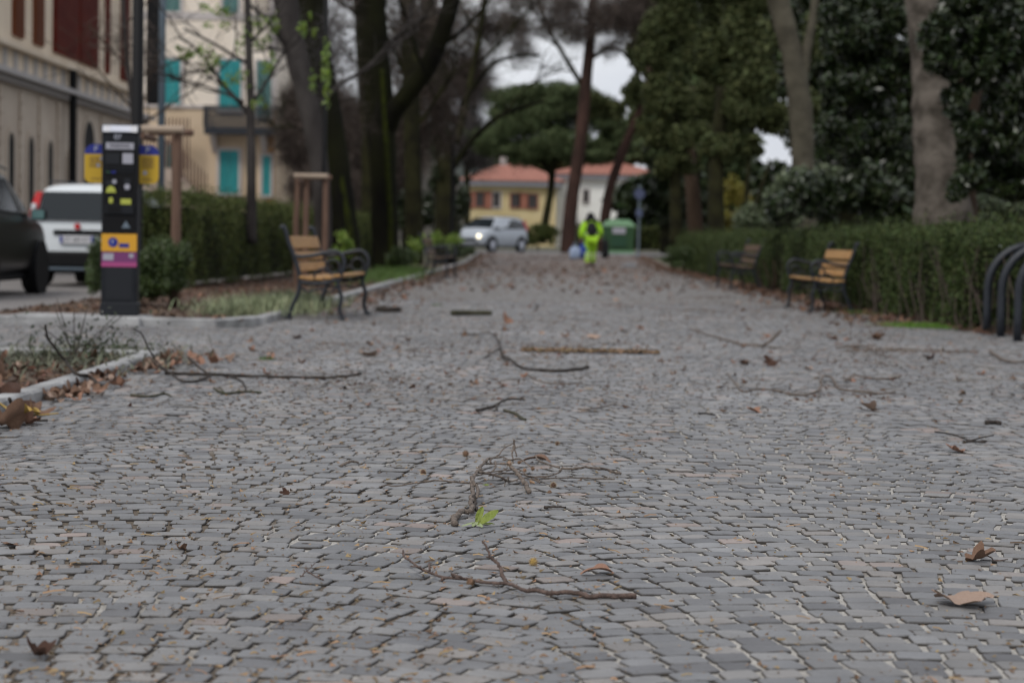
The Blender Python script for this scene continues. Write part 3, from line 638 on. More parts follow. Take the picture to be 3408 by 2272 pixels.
# ================================================================== benches
def bench(label, loc, rz, s=1.0, wood='wood', wear=None):
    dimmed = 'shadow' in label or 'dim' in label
    if dimmed: wood = 'wood_shaded'
    t = thing('park_bench', label, 'bench', loc, rz, 'cast iron and wood benches along the path'); t.scale = (s, s, s)
    Ln = 1.60                                  # local: length along X, front toward -Y
    def end(x):
        mb = MB()
        mb.tube(smoothpts([(x, .30, 0), (x, .26, .12), (x, .20, .26), (x, .19, .40), (x, .23, .56), (x, .30, .74), (x, .335, .86), (x, .36, .885), (x, .375, .865)]), .021, 8)
        mb.tube(smoothpts([(x, -.24, 0), (x, -.20, .10), (x, -.215, .22), (x, -.18, .34), (x, -.20, .42), (x, -.235, .52), (x, -.225, .60), (x, -.16, .655), (x, -.05, .64), (x, .08, .61), (x, .20, .60), (x, .25, .615)]), .020, 8)
        mb.tube(smoothpts([(x, .19, .36), (x, .05, .345), (x, -.08, .36), (x, -.19, .40)]), .020, 8)
        c = (x, -.13, .51); mb.tube([(x, c[1] + .068 * math.cos(a), c[2] + .068 * math.sin(a)) for a in np.linspace(0, 2 * PI, 15)], .012, 6)
        mb.tube(smoothpts([(x, -.19, .33), (x, -.10, .27), (x, 0, .30), (x, .10, .27), (x, .19, .32)]), .011, 6)
        mb.tube(smoothpts([(x, -.06, .50), (x, .02, .47), (x, .05, .40), (x, 0, .37)]), .012, 6)
        for yy in (.30, -.24): mb.rbox((x, yy, .012), (.05, .075, .024), .006)
        return mb
    for x in (-Ln / 2, Ln / 2): end(x).build('end_frame', M['metal_dark'], t, True)
    MB().tube([(-Ln / 2, 0, .30), (Ln / 2, 0, .30)], .010, 6).build('tie_bar', M['metal_dark'], t)
    st = MB()
    for y, z in ((-.17, .425), (-.085, .405), (0, .395), (.085, .395), (.155, .405)): st.rbox((0, y, z), (Ln + .06, .072, .026), .005)
    st.build('seat', M['woodt' if wear else wood], t)
    bk = MB(); 
    for y, z in ((.215, .50), (.25, .605)): bk.rbox((0, y, z), (Ln - .06, .028, .085), .005, Matrix.Rotation(-.27, 3, 'X'))
    bk.rbox((0, .285, .735), (Ln - .06, .028, .12), .005, Matrix.Rotation(-.27, 3, 'X'))
    bk.build('backrest', M[wood], t)
    return t
lb = G(1083, 1064)
bench('wood and black iron bench beside the pale kerb, nearest on the left', (lb.x + .0, lb.y + .72, 0), R(86), 1.0)
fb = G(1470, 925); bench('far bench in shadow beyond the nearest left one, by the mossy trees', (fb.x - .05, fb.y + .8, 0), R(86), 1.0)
rb = G(2740, 1038); bench('wood and black iron bench in front of the right hedge, nearest there', (rb.x, rb.y + .6, 0), R(-87), .93)
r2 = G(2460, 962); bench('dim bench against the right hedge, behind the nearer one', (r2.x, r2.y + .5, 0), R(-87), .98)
# ================================================================== bike racks
def hoop(p, label, grp, rad=.40, zc=.43, tr=.037):
    t = thing('bike_rack_hoop', label, 'bike rack', p, 0, grp)
    pts = [(0, 0, -.02), (0, 0, .2), (0, 0, zc)] + [(rad - rad * math.cos(a), 0, zc + rad * math.sin(a)) for a in np.linspace(.12, PI - .12, 16)] + [(2 * rad, 0, zc), (2 * rad, 0, .2), (2 * rad, 0, -.02)]
    MB().tube(pts, tr, 14).build('pipe', M['metal_dark'], t, True)
    for x in (0, 2 * rad): MB().lathe((x, 0, -.004), [(tr + .018, 0), (tr + .018, .008), (tr + .004, .012)], 14).build('floor_ring', M['metal_dark'], t)
for i, (px, py) in enumerate(((3283, 1112), (3330, 1121), (3386, 1136))):
    p = G(px, py); hoop((p.x, p.y, 0), ['thick dark steel hoop at right edge, leftmost and farthest of three', 'thick dark steel hoop in the middle of the three at right', 'thick dark steel hoop cut by the right edge, nearest of three'][i], 'steel bike rack hoops at the right edge')
p = G(2368, 925); 
for k in range(2): hoop((p.x + .1, p.y + 1 + k * .5, 0), ['dim steel hoop behind the far right bench, the nearer of a pair', 'dim steel hoop behind the far right bench, the farther of a pair'][k], 'dim steel hoops beyond the far right bench')
# ================================================================== posts, lamps, stakes, signs
def lamp_post(x, y, r, h, label, extra=False):
    t = thing('lamp_post', label, 'lamp post', (x, y, 0))
    MB().lathe((0, 0, 0), [(r * 2, 0), (r * 2, .06), (r * 1.5, .10), (r * 1.3, .5), (r, .6), (r * .92, h)], 16).build('pole', M['black'], t, True)
    a = MB().tube(smoothpts([(0, 0, h - .1), (.2, 0, h + .5), (.8, 0, h + .7)]), r * .5, 8).build('arm', M['metal_dark'], t, True)
    MB().lathe((.8, 0, h + .45), [(.2, 0), (.22, .05), (.1, .25), (.03, .3)], 16).build('lantern', M['metal_dark'], t)
p = da(313, 640, 24); lamp_post(p.x, 24, .072, 7.0, 'thick black lamp post rising behind the parking meter')
p = da(742, 560, 33); lamp_post(p.x, 33, .040, 6.5, 'slim dark lamp post between the wooden stakes and leaning grey tree')
p = da(368, 600, 40)
t = thing('banner_pole', 'grey blue metal pole carrying a long dark hanging banner', 'pole', (p.x, 40, 0))
MB().lathe((0, 0, 0), [(.075, 0), (.075, 7.5), (.05, 7.6)], 12).build('pole', M['greyblue'], t, True)
zz = da(358, 240, 40).z
MB().rbox((-.16, 0, (zz + 7.4) / 2), (.30, .10, 7.4 - zz), .03).build('banner', M['black'], t)
MB().tube([(-.33, 0, 7.35), (.05, 0, 7.35)], .02, 6).tube([(-.30, 0, zz + .1), (.05, 0, zz + .1)], .02, 6).build('bracket', M['metal_dark'], t)
p = da(1037, 600, 62); zl = da(1037, 262, 62).z
t = thing('street_lamp', 'old style street lamp with pale glass lantern among the left trees', 'street lamp', (p.x, 62, 0))
MB().lathe((0, 0, 0), [(.14, 0), (.14, .3), (.07, .5), (.045, zl - .1), (.06, zl)], 12).build('pole', M['black'], t, True)
ln_ = MB().lathe((0, 0, zl), [(.10, 0), (.20, .45), (.19, .47)], 8).build('lantern_glass', mat('lantern_glass', (.62, .64, .70), .3), t)
MB().lathe((0, 0, zl + .47), [(.24, 0), (.12, .16), (.03, .26), (.03, .34)], 8).build('lantern_cap', M['black'], t)
def stakes(label, posts, beam, D, top, cross=True):
    b = da(posts[0][0], 600, D); t = thing('tree_stakes', label, 'tree support', (b.x, D, 0))
    for i, (dx, dd, ztop) in enumerate(posts):
        x = da(dx, 600, D + dd).x * 1.0; 
        MB((b.x, D, 0)).tube([(x, D + dd, -.05), (x + random.uniform(-.02, .02), D + dd, 1), (x + .01, D + dd, top)], [.05, .048, .045], 10).build('stake', M['stake'], t)
    x0 = da(beam[0], 400, D).x; x1 = da(beam[1], 400, D).x
    MB((b.x, D, 0)).tube([(x0, D - .07, top - .03), (x1, D - .07, top - .03)], .04, 10).build('crossbeam', M['staket'], t)
    if cross: MB((b.x, D, 0)).tube([(x0, D + .55, top - .03), (x1, D + .55, top - .03)], .035, 8).tube([(x0 + .05, D - .1, top - .1), (x0 + .05, D + .6, top - .1)], .035, 8).build('side_beam', M['stake'], t)
stakes('reddish wooden tree stakes with pale crossbeam right of the parking meter', [(405, 0, 0), (300, .5, 0), (400, .5, 0)], (318, 424), 21, da(400, 292, 21).z)
stakes('three wooden tree stakes with a crossbeam behind the near left bench', [(745, 0, 0), (701, .05, 0), (682, .55, 0)], (676, 754), 30, da(700, 400, 30).z, True)
p = da(1466, 575, 74)
t = thing('road_sign', 'small blue road sign on a thin pole by the green container', 'sign', (p.x, 74, gz(74)))
zs = da(1466, 430, 74).z - gz(74)
MB().lathe((0, 0, 0), [(.035, 0), (.035, zs + .1)], 10).build('pole', M['greyblue'], t)
MB().lathe((0, -.05, zs - .25), [(.2, -.01), (.2, .01)], 20, 'y').build('plate', mat('sign_blue_pale', (.07, .085, .16), .5), t)
MB().rbox((0, -.05, zs - .95), (.24, .02, .26), .004).build('lower_plate', mat('sign_blue_grey', (.08, .10, .18), .5), t)
# green container
p = da(1419, 584, 80); p.z = gz(80)
t = thing('recycling_container', 'green recycling container with pale rounded lid and white label', 'container', p); s = 1.0
W_ = 1.22
def cont(W, Dp, z0, z1, tw, td, mb):
    v = []
    for z, w2, d2 in ((z0, W, Dp), (z1, tw, td)): v += [(-w2 / 2, -d2 / 2, z), (w2 / 2, -d2 / 2, z), (w2 / 2, d2 / 2, z), (-w2 / 2, d2 / 2, z)]
    return mb.add(v, [(0, 3, 2, 1), (4, 5, 6, 7), (0, 1, 5, 4), (1, 2, 6, 5), (2, 3, 7, 6), (3, 0, 4, 7)])
cont(1.15, 1.0, .18, 1.15, 1.3, 1.1, MB()).build('body', M['bin'], t)
cont(1.34, 1.14, 1.15, 1.30, 1.12, .98, cont(1.12, .98, 1.30, 1.42, .8, .7, MB())).build('lid', M['binl'], t)
cont(1.3, 1.1, .08, .18, 1.24, 1.06, MB()).build('base', M['binl'], t)
cont(1.62, 1.3, -.02, .08, 1.55, 1.25, MB()).build('foot', M['concrete'], t)
MB().bbox(-.26, .26, -.56, -.535, .86, 1.1).build('label', M['pale'], t)
MB().bbox(-.3, .3, -.56, -.52, .35, .75).build('hatch', M['bindark'], t)
p = da(1445, 600, 62); t2 = MB().rbox((0, 0, .03), (.5, .4, .1), .02).rbox((0.05, 0, .1), (.3, .25, .06), .02).build('kerb_block', M['concrete'], None, False, (p.x, 62, gz(62)))
tag(t2, 'low grey concrete block on the path edge before the green container', 'block')
# ================================================================== cars
def car(name, label, p, rz, paint, kind, L_=3.7, Wd=1.62, Ht=1.55):
    t = thing(name, label, 'car', p, rz)                       # local +X is forward
    hw = Wd / 2; x = lambda u: (u - .5) * L_
    # stations: u, z bottom, belt z, top z, half width, top half width
    if kind == 'hatch':
        S = [(0, .42, .80, .86, .84, .80), (.012, .30, .92, 1.10, .93, .80), (.05, .24, .96, Ht - .10, .97, .76), (.10, .22, .97, Ht - .01, .99, .74), (.3, .2, .96, Ht, 1, .74), (.5, .2, .94, Ht - .01, 1, .74), (.62, .2, .93, Ht - .07, 1, .73), (.72, .2, .92, 1.20, .99, .76), (.79, .2, .91, .98, .98, .80), (.88, .22, .84, .90, .95, .78), (.96, .26, .72, .78, .90, .74), (1.0, .34, .58, .64, .80, .66)]
        cab = (2, 7)
    else:
        S = [(0, .45, .85, .92, .86, .82), (.02, .32, .98, 1.12, .95, .82), (.08, .28, 1.02, Ht - .06, .98, .76), (.3, .26, 1.0, Ht, 1, .76), (.5, .26, .99, Ht - .01, 1, .76), (.6, .26, .98, Ht - .08, 1, .75), (.70, .26, .97, 1.16, .99, .78), (.76, .26, .96, 1.03, .98, .82), (.88, .28, .92, .97, .96, .80), (.97, .32, .78, .84, .9, .74), (1.0, .40, .62, .70, .82, .68)]
        cab = (2, 6)
    rings = []
    for u, zb, zw, zt, w1, w2 in S:
        w1 *= hw; w2 *= hw; zm = zb + (zw - zb) * .5
        half = [(w1 * .86, zb), (w1 * .97, zb + .06), (w1, zm), (w1 * .985, zw - .06), (w1 * .96, zw), (w2 + (w1 * .96 - w2) * .12, zt - (zt - zw) * .12), (w2 * .93, zt - .01), (w2 * .5, zt + .012)]
        rings.append([(x(u), -a, b) for a, b in half] + [(x(u), a, b) for a, b in reversed(half)])
    K = 16; v = [q for r in rings for q in r]; f = []
    for i in range(len(S) - 1):
        for k in range(K): j = (k + 1) % K; f.append((i * K + k, (i + 1) * K + k, (i + 1) * K + j, i * K + j))
    f += [tuple(range(K)), tuple(range((len(S)) * K - 1, (len(S) - 1) * K - 1, -1))]
    body = MB().add(v, f).build('body', M[paint], t, True)
    m = body.modifiers.new('s', 'SUBSURF'); m.levels = m.render_levels = 2
    lerp = lambda a, b, u: tuple(a[i] + (b[i] - a[i]) * u for i in range(3))
    def rp(i, k): return rings[i][k]
    a, b = cab
    for sd in (0, 1):
        ks = (4, 5) if sd == 0 else (11, 10); off = (-.028 if sd == 0 else .028)
        for (i0, u0, i1, u1) in ((a, .3, a + 2, -.06), (a + 2, .06, b, .55 if kind == 'hatch' else .5)):
            def P(i, k, tt):
                q = rp(i, k); return (q[0], q[1] + off * (1 if k in (4, 11) else .7), q[2] + tt)
            A = P(i0, ks[0], .05); B = P(i1, ks[0], .05); C = P(i1, ks[1], -.05); Dd = P(i0, ks[1], -.05)
            A, B = (A[0] + u0 * .35, A[1], A[2]), (B[0] + (u1 * .5 if u1 < 0 else u1 * .3), B[1], B[2])
            C, Dd = (C[0] + (u1 * .5 if u1 < 0 else -.1), C[1], C[2]), (Dd[0] + u0 * .5, Dd[1], Dd[2])
            w_ = [A, B, C, Dd]; wi = [(q[0], q[1] - off * 2, q[2]) for q in w_]
            fs = [(0, 1, 2, 3), (7, 6, 5, 4), (0, 4, 5, 1), (1, 5, 6, 2), (2, 6, 7, 3), (3, 7, 4, 0)]
            MB().add(w_ + wi, fs).build('side_window', M['glass'], t)
    # windscreen
    i0, i1 = (6, 8) if kind == 'hatch' else (5, 7)
    A = rings[i1]; B = rings[i0]
    q = [(A[4][0] - .03, A[4][1] * .88, S[i1][3] + .02), (A[4][0] - .03, -A[4][1] * .88, S[i1][3] + .02), (B[4][0] + .1, -B[6][1] * .92, S[i0][3] - .03), (B[4][0] + .1, B[6][1] * .92, S[i0][3] - .03)]
    q2 = [(a_ - .06, b_, c_ - .06) for a_, b_, c_ in q]; q = [(a_ + .03, b_, c_ + .03) for a_, b_, c_ in q]
    MB().add(q + q2, [(0, 1, 2, 3), (7, 6, 5, 4), (0, 4, 5, 1), (1, 5, 6, 2), (2, 6, 7, 3), (3, 7, 4, 0)]).build('windscreen', M['glass'], t)
    # rear window, lamps, bumper, plate
    zr = Ht - .16; xr = x(0)
    q = [(xr + .005, -hw * .78, 1.0), (xr + .005, hw * .78, 1.0), (xr + .13, hw * .68, zr), (xr + .13, -hw * .68, zr)]
    q = [(xr - .02, -hw * .76, .98), (xr - .02, hw * .76, .98), (xr + .10, hw * .66, zr + .03), (xr + .10, -hw * .66, zr + .03)]
    MB().add(q + [(a_ + .14, b_, c_) for a_, b_, c_ in q], [(3, 2, 1, 0), (4, 5, 6, 7), (0, 1, 5, 4), (1, 2, 6, 5), (2, 3, 7, 6), (3, 0, 4, 7)]).build('rear_window', M['glass'], t)
    for sg in (-1, 1):
        y0, y1 = sg * hw * .80, sg * hw * .965
        v = [(xr - .01, y0, .93), (xr + .02, y1, .95), (xr + .13, sg * hw * .84, zr + .02), (xr + .09, sg * hw * .70, zr + .03)]
        v2 = [(a_ + .16, b_, c_) for a_, b_, c_ in v]
        tl = MB().add(v + v2, [(0, 1, 2, 3), (7, 6, 5, 4), (0, 4, 5, 1), (1, 5, 6, 2), (2, 6, 7, 3), (3, 7, 4, 0)]).build('tail_lamp', M['red'], t)
        MB().rbox((xr + .045, sg * hw * .835, 1.16), (.08, .075, .12), .01).build('reversing_lens', M['lens'], tl)
    MB().rbox((xr + .06, 0, .40), (.22, Wd * .96, .24), .04).build('rear_bumper', M['black'], t)
    MB().rbox((xr + .08, 0, .28), (.2, Wd * .8, .08), .02).build('bumper_skirt', M['greyblue'], t)
    MB().rbox((xr - .002, 0, .80), (.06, .72, .07), .01).build('boot_handle', M['black'], t)
    pl = MB().rbox((xr - .02, 0, .695), (.04, .52, .115), .004).build('number_plate', M['lens'], t)
    for sg in (-1, 1): MB().rbox((xr - .0405, sg * .235, .695), (.003, .045, .105), .001).build('plate_band', M['blue'], pl)
    o = text('DT 069 KY', .085, M['blackcloth'], pl, (xr - .042, 0, .695), (PI / 2, 0, -PI / 2))
    MB().lathe((xr - .01, 0, .89), [(.045, -.01), (.045, .01)], 16, 'x').build('badge', M['red'] if paint == 'white' else M['steel'], t)
    # front
    for sg in (-1, 1):
        lit = paint == 'silver'
        MB().lathe((x(.985), sg * hw * .66, .66), [(.07, -.10), (.09, 0), (.075, .05), (.03, .075)], 16, 'x').build('headlight', M['headlamp'] if lit else M['lens'], t, True)
        MB().rbox((x(.985), sg * hw * .55, .42), (.08, .22, .08), .02).build('fog_lamp', M['black'], t)
        # mirror
        mr = MB().rbox((x(.66), sg * (hw + .10), 1.02), (.10, .20, .15), .03).build('mirror', M['black'] if paint != 'silver' else M[paint], t)
        MB().rbox((x(.66) - .055, sg * (hw + .10), 1.02), (.012, .16, .11), .004).build('mirror_glass', mat('mirror_glass', (.12, .22, .22), .15), mr)
        for u in (.17, .80):
            wx = x(u); rr = .30
            w_ = MB().lathe((wx, sg * (hw - .10), rr), [(.001, -.105), (rr - .04, -.105), (rr, -.07), (rr, .07), (rr - .04, .105), (rr - .1, .105), (.001, .1)], 28, 'y').build('wheel', M['rubber'], t, True)
            MB().lathe((wx, sg * (hw + .004), rr), [(rr - .10, -.006), (rr - .10, .004), (.06, .012), (.02, .016)], 20, 'y').build('rim', M['steel'], w_)
            MB().lathe((wx, sg * (hw - .03), rr + .03), [(rr + .065, -.05), (rr + .065, .034)], 28, 'y').build('wheel_arch', M['black'], t)
    MB().rbox((x(.995), 0, .52), (.06, Wd * .5, .14), .02).build('grille', M['black'], t)
    MB().rbox((x(.5), 0, .24), (L_ * .8, Wd * .86, .1), .03).build('underbody', M['black'], t)
    MB().tube([(x(.12), hw * .68, Ht + .03), (x(.5), hw * .68, Ht + .045), (x(.62), hw * .68, Ht)], .014, 6).tube([(x(.12), -hw * .68, Ht + .03), (x(.5), -hw * .68, Ht + .045), (x(.62), -hw * .68, Ht)], .014, 6).build('roof_rails', M['metal_dark'], t)
    return t
pc = at(286, 800, 29.4)
car('parked_car', 'white parked hatchback seen from behind, partly hidden by the meter', (pc.x, 29.4 + 1.8, -.01), R(90 - 4), 'white', 'hatch', 3.6, 1.60, 1.53)
car('parked_car', 'dark parked car cut by the left edge of the photo', (-7.02, 24.75, -.01), R(90), 'darkcar', 'suv', 4.0, 1.74, 1.58)
pc = at(1634, 800, 85)
car('moving_car', 'silver car with lit headlight crossing at the end of the path', (pc.x, 85, gz(85)), R(180 + 57), 'silver', 'hatch', 3.55, 1.62, 1.50)
# ================================================================== person
def skin(name, verts, edges, radii, m, parent, root=0, sub=2):
    me = bpy.data.meshes.new(name); me.from_pydata(verts, edges, []); o = bpy.data.objects.new(name, me); COL.objects.link(o)
    sk = o.modifiers.new('k', 'SKIN'); sk.use_smooth_shade = True; sb = o.modifiers.new('s', 'SUBSURF'); sb.levels = sb.render_levels = sub
    for i, r in enumerate(radii):
        r = r if hasattr(r, '__len__') else (r, r); me.skin_vertices[0].data[i].radius = r
    me.skin_vertices[0].data[root].use_root = True
    dg_ = bpy.context.evaluated_depsgraph_get(); dg_.update(); nm = bpy.data.meshes.new_from_object(o.evaluated_get(dg_)); nm.name = name
    bpy.data.objects.remove(o); nm.materials.clear(); nm.materials.append(m); nm.polygons.foreach_set('use_smooth', [True] * len(nm.polygons))
    return link(name, nm, parent)
p = at(1966, 884, 61); p.z = 0
pt = thing('person', 'person in bright yellow green work clothes walking away with a backpack', 'person', p); pt.rotation_euler = (0, 0, R(4)); pt.scale = (1.12, 1.1, 1.0)
# walking away (+Y), hunched forward; z up
J = dict(pel=(0, 0, .90), sp=(0, .05, 1.08), ch=(0, .14, 1.28), nk=(0, .22, 1.42), hd=(0, .29, 1.52), ht=(0, .31, 1.62),
         ls=(-.19, .16, 1.34), le=(-.27, .08, 1.06), lw=(-.26, .14, .82), lh=(-.26, .17, .74), rs=(.19, .16, 1.34), re=(.28, .10, 1.08), rw=(.27, .22, .88), rh=(.265, .26, .82),
         lhip=(-.09, 0, .86), lk=(-.11, .06, .48), la=(-.10, -.10, .10), lt=(-.10, -.01, .04), rhip=(.09, 0, .86), rk=(.08, .13, .50), ra=(.07, .18, .10), rt=(.07, .32, .05))
names = list(J); E = [('pel', 'sp'), ('sp', 'ch'), ('ch', 'nk'), ('nk', 'hd'), ('hd', 'ht'), ('ch', 'ls'), ('ls', 'le'), ('le', 'lw'), ('lw', 'lh'), ('ch', 'rs'), ('rs', 're'), ('re', 'rw'), ('rw', 'rh'), ('pel', 'lhip'), ('lhip', 'lk'), ('lk', 'la'), ('la', 'lt'), ('pel', 'rhip'), ('rhip', 'rk'), ('rk', 'ra'), ('ra', 'rt')]
rad = dict(pel=.13, sp=.12, ch=.14, nk=.055, hd=.09, ht=.075, ls=.06, le=.04, lw=.03, lh=.035, rs=.06, re=.04, rw=.03, rh=.035, lhip=.09, lk=.055, la=.04, lt=.035, rhip=.09, rk=.055, ra=.04, rt=.035)
skin('body', [J[n] for n in names], [(names.index(a), names.index(b)) for a, b in E], [rad[n] for n in names], M['skin'], pt)
def sub(ns, es, rr, nm, m, par=pt): return skin(nm, [J[n] if isinstance(n, str) else n for n in ns], es, rr, m, par)
jk = sub(['pel', 'sp', 'ch', (0, .19, 1.38), 'ls', 'le', (-.26, .125, .87), 'rs', 're', (.27, .19, .93)], [(0, 1), (1, 2), (2, 3), (2, 4), (4, 5), (5, 6), (2, 7), (7, 8), (8, 9)], [(.20, .15), (.19, .16), (.19, .15), .09, .088, .068, .058, .088, .068, .058], 'jacket', M['hivis'])
tr = sub(['pel', 'lhip', 'lk', (-.10, -.09, .12), 'rhip', 'rk', (.07, .175, .12)], [(0, 1), (1, 2), (2, 3), (0, 4), (4, 5), (5, 6)], [(.18, .14), .115, .085, .075, .115, .085, .075], 'trousers', M['hivis'])
for c, z, r in (((-.103, -.045), .30, .086), ((.075, .155), .30, .086), ((-.105, -.02), .40, .088), ((.078, .145), .40, .088)):
    MB().lathe((c[0], c[1], z), [(r, -.025), (r + .003, 0), (r, .025)], 20).build('reflective_band', M['reflect'], tr, True)
MB().lathe((0, .03, 1.0), [(.19, -.028), (.2, 0), (.195, .028)], 24).build('reflective_band', M['reflect'], jk, True)
bpk = MB(); bpk.lathe((0, 0, 0), [(.05, 0), (.13, .03), (.16, .14), (.15, .30), (.11, .42), (.04, .46)], 18)
b_ = bpk.build('backpack', M['blackcloth'], pt, True, (0, -.07, .93)); b_.rotation_euler = (-.28, 0, 0)
for sg in (-1, 1): MB().tube(smoothpts([(sg * .10, -.02, 1.36), (sg * .13, .06, 1.47), (sg * .14, .16, 1.46), (sg * .13, .27, 1.30)]), .022, 8).build('strap', M['blackcloth'], b_, True).matrix_parent_inverse = Matrix.Identity(4)
for c in list(b_.children): c.parent = pt; c.name = 'backpack_strap'
hr = MB(); hr.lathe((0, .28, 1.46), [(.06, -.06), (.105, -.02), (.118, .06), (.11, .13), (.07, .19), (.02, .215)], 18); hr.build('hair', M['blackcloth'], pt, True)
MB().tube(smoothpts([(-.17, .06, 1.38), (-.06, .08, 1.46), (.06, .08, 1.46), (.17, .06, 1.38)]), [.05] * 13, 8).build('collar', M['blackcloth'], pt, True)
for x, y, z in ((-.10, -.02, .05), (.07, .27, .05)): MB().rbox((x, y - .02, z), (.10, .27, .10), .03).build('shoe', M['blackcloth'], pt)
MB().rbox((-.075, .3, 1.5), (.03, .05, .06), .01).build('ear', M['skin'], pt)
def bag(name, label, p_, w, h, m, grp=None):
    z0 = p_.z
    mb = MB(); v = [(.30, 0), (.46, .04), (.5, .3), (.48, .62), (.36, .82), (.14, .92)]
    mb.lathe((0, 0, 0), [(a * w, b * h) for a, b in v], 14)
    mb.v = [(q[0] * (1 + .1 * math.sin(q[2] * 30)), q[1] * .55 + .02 * math.sin(q[0] * 30), q[2]) for q in mb.v]
    t = thing(name, label, 'bag', p_); mb.build('sack', M[m], t, True)
    MB().tube(smoothpts([(-.06, 0, h * .88), (-.04, 0, h * 1.08), (.0, 0, h * 1.16), (.04, 0, h * 1.08), (.06, 0, h * .88)]), .010, 6).build('handle', M[m], t, True)
q = at(1942, 868, 60.9); bag('plastic_bag', 'blue plastic bag carried in the left hand of the worker', Vector((q.x - .02, 60.98, .26)), .26, .48, 'bluebag')
q = at(1918, 868, 60.9); bag('plastic_bag', 'white and blue plastic bag beside the blue one, left of the worker', Vector((q.x - .05, 60.8, .24)), .34, .42, 'whitebag')
q = at(2015, 850, 60.9); bag('sack', 'dark navy sack hanging at the right side of the worker', Vector((q.x, 61.1, .28)), .24, .62, 'blackcloth')
# ================================================================== vegetation
def tree(name, label, base, trunks, clouds, group=None):
    """trunks: list of (part name, [(x,y,D) disp points], r0, r1, material); clouds: list of (part, points, size, aspect, material, tri)"""
    t = thing(name, label, 'tree', base, 0, group)
    for nm, pts, r0, r1, m in trunks:
        P = smoothpts([da(*p) for p in pts], 6); n = len(P)
        rr = [r0 + (r1 - r0) * i / (n - 1) for i in range(n)]
        rr = [r * (1 + .025 * math.sin(i * 1.7 + r0 * 9) + .035 * math.sin(i * .43)) for i, r in enumerate(rr)]
        MB(base).tube(P, rr, 18, wob=.035).build(nm, M[m], t, True)
    for nm, C, sz, asp, m, tri in clouds:
        leaf_cloud(C, sz, asp, nm, M[m], t, base, tri=tri, up=.25 if tri else 0)
    return t
def base_of(x, D): p = da(x, 600, D); p.z = gz(D) - .05; return p
def region(cells, D, dep, k, n, rr=(.5, .45), f=.42):
    """cells (x,y,rx,ry) in disp px at distance D -> subclumped points"""
    cs = []
    for x, y, rx, ry in cells:
        c = da(x, y, D); sx = rx * DS * D / F; sz = ry * DS * D / F; sy = min(dep, max(sx, .6))
        cs += subclumps(tuple(c), (sx, sy, sz), k, f)
    return clumps(cs, n, .5)
# fine branching strokes for bare crowns
def branchy(base, starts, depth, m, t, nm='branches'):
    mb = MB(base)
    def grow(p, d, ln, r, lv):
        pts = [p]; q = p; dd = d
        for i in range(4):
            dd = (dd + Vector((random.gauss(0, .16), random.gauss(0, .16), random.gauss(.02, .12)))).normalized(); q = q + dd * ln / 4; pts.append(q)
        mb.tube(pts, [r, r * .88, r * .76, r * .66, r * .55], 5 if lv < 2 else 4, caps=False)
        if lv <= 0: return
        for k in range(random.choice((2, 3, 3))):
            j = random.randint(1, 4); nd = (dd + Vector((random.gauss(0, .6), random.gauss(0, .6), random.gauss(.1, .45)))).normalized()
            grow(pts[j], nd, ln * random.uniform(.55, .8), r * random.uniform(.45, .6), lv - 1)
    for p, d, ln, r in starts: grow(Vector(p), Vector(d).normalized(), ln, r, depth)
    return mb.build(nm, M[m], t, True)
def twigcloud(cells, D, dep, n, m='tw_brown', sz=.55, asp=.02):
    return ('fine_twigs', region(cells, D, dep, 7, int(n * .42), f=.55), sz * 1.25, asp * 1.5, m, True)
# --- trees of the left row
b = base_of(745, 36)
tA = tree('leaning_tree', 'grey barked tree leaning left behind the wooden stakes', b, [('trunk', [(744, 640, 36), (742, 520, 36), (735, 400, 36), (712, 260, 36), (680, 120, 36), (652, -20, 36), (630, -160, 36)], .14, .24, 'barkg')],
     [twigcloud([(650, 60, 90, 90), (760, 120, 70, 120)], 37, 2, 2600, 'tw_grey', .35)])
branchy(b, [(da(712, 260, 36), (.6, .1, .9), 1.6, .05), (da(690, 160, 36), (-.6, 0, .7), 1.5, .05), (da(735, 400, 36), (.5, .2, .8), 1.4, .035)], 3, 'barkg', tA)
b = base_of(800, 41)
tree('mossy_tree', 'slanting tree with a green mossy right side behind the leaning grey one', b, [('trunk', [(803, 640, 41), (795, 560, 41), (778, 430, 41), (752, 280, 41), (725, 120, 41), (700, -40, 41), (680, -150, 41)], .27, .36, 'barkd'), ('moss', [(812, 600, 40.85), (801, 520, 40.8), (786, 430, 40.8), (768, 340, 40.8)], .10, .07, 'moss')],
     [twigcloud([(760, 60, 80, 130), (790, 250, 60, 90)], 43, 2, 4200, 'tw_brown', .4)])
b = base_of(888, 46)
tB = tree('big_tree', 'big black trunk with a thick mossy limb rising to the right', b, [('trunk', [(886, 660, 46), (884, 520, 46), (880, 400, 46), (872, 260, 46), (858, 100, 46), (850, -40, 46), (848, -160, 46)], .30, .38, 'barkd'),
     ('limb', [(886, 300, 46), (905, 255, 45.8), (935, 218, 45.6), (975, 165, 45.4), (1005, 105, 45.2), (1030, 30, 45), (1050, -60, 45)], .24, .19, 'barkd'), ('moss', [(899, 590, 45.75), (896, 480, 45.72), (890, 380, 45.7), (884, 270, 45.68), (878, 160, 45.66)], .07, .06, 'moss')],
     [twigcloud([(870, -20, 150, 100), (1000, 20, 110, 90)], 47, 2.5, 4200, 'tw_brown', .5)])
branchy(b, [(da(1005, 110, 45), (.7, .2, .6), 1.8, .05), (da(975, 165, 45), (-.2, 0, 1), 1.8, .05), (da(855, 60, 46), (-.8, 0, .6), 1.8, .06), (da(860, 130, 46), (.5, 0, .8), 1.6, .05)], 3, 'barkd', tB)
b = base_of(848, 53)
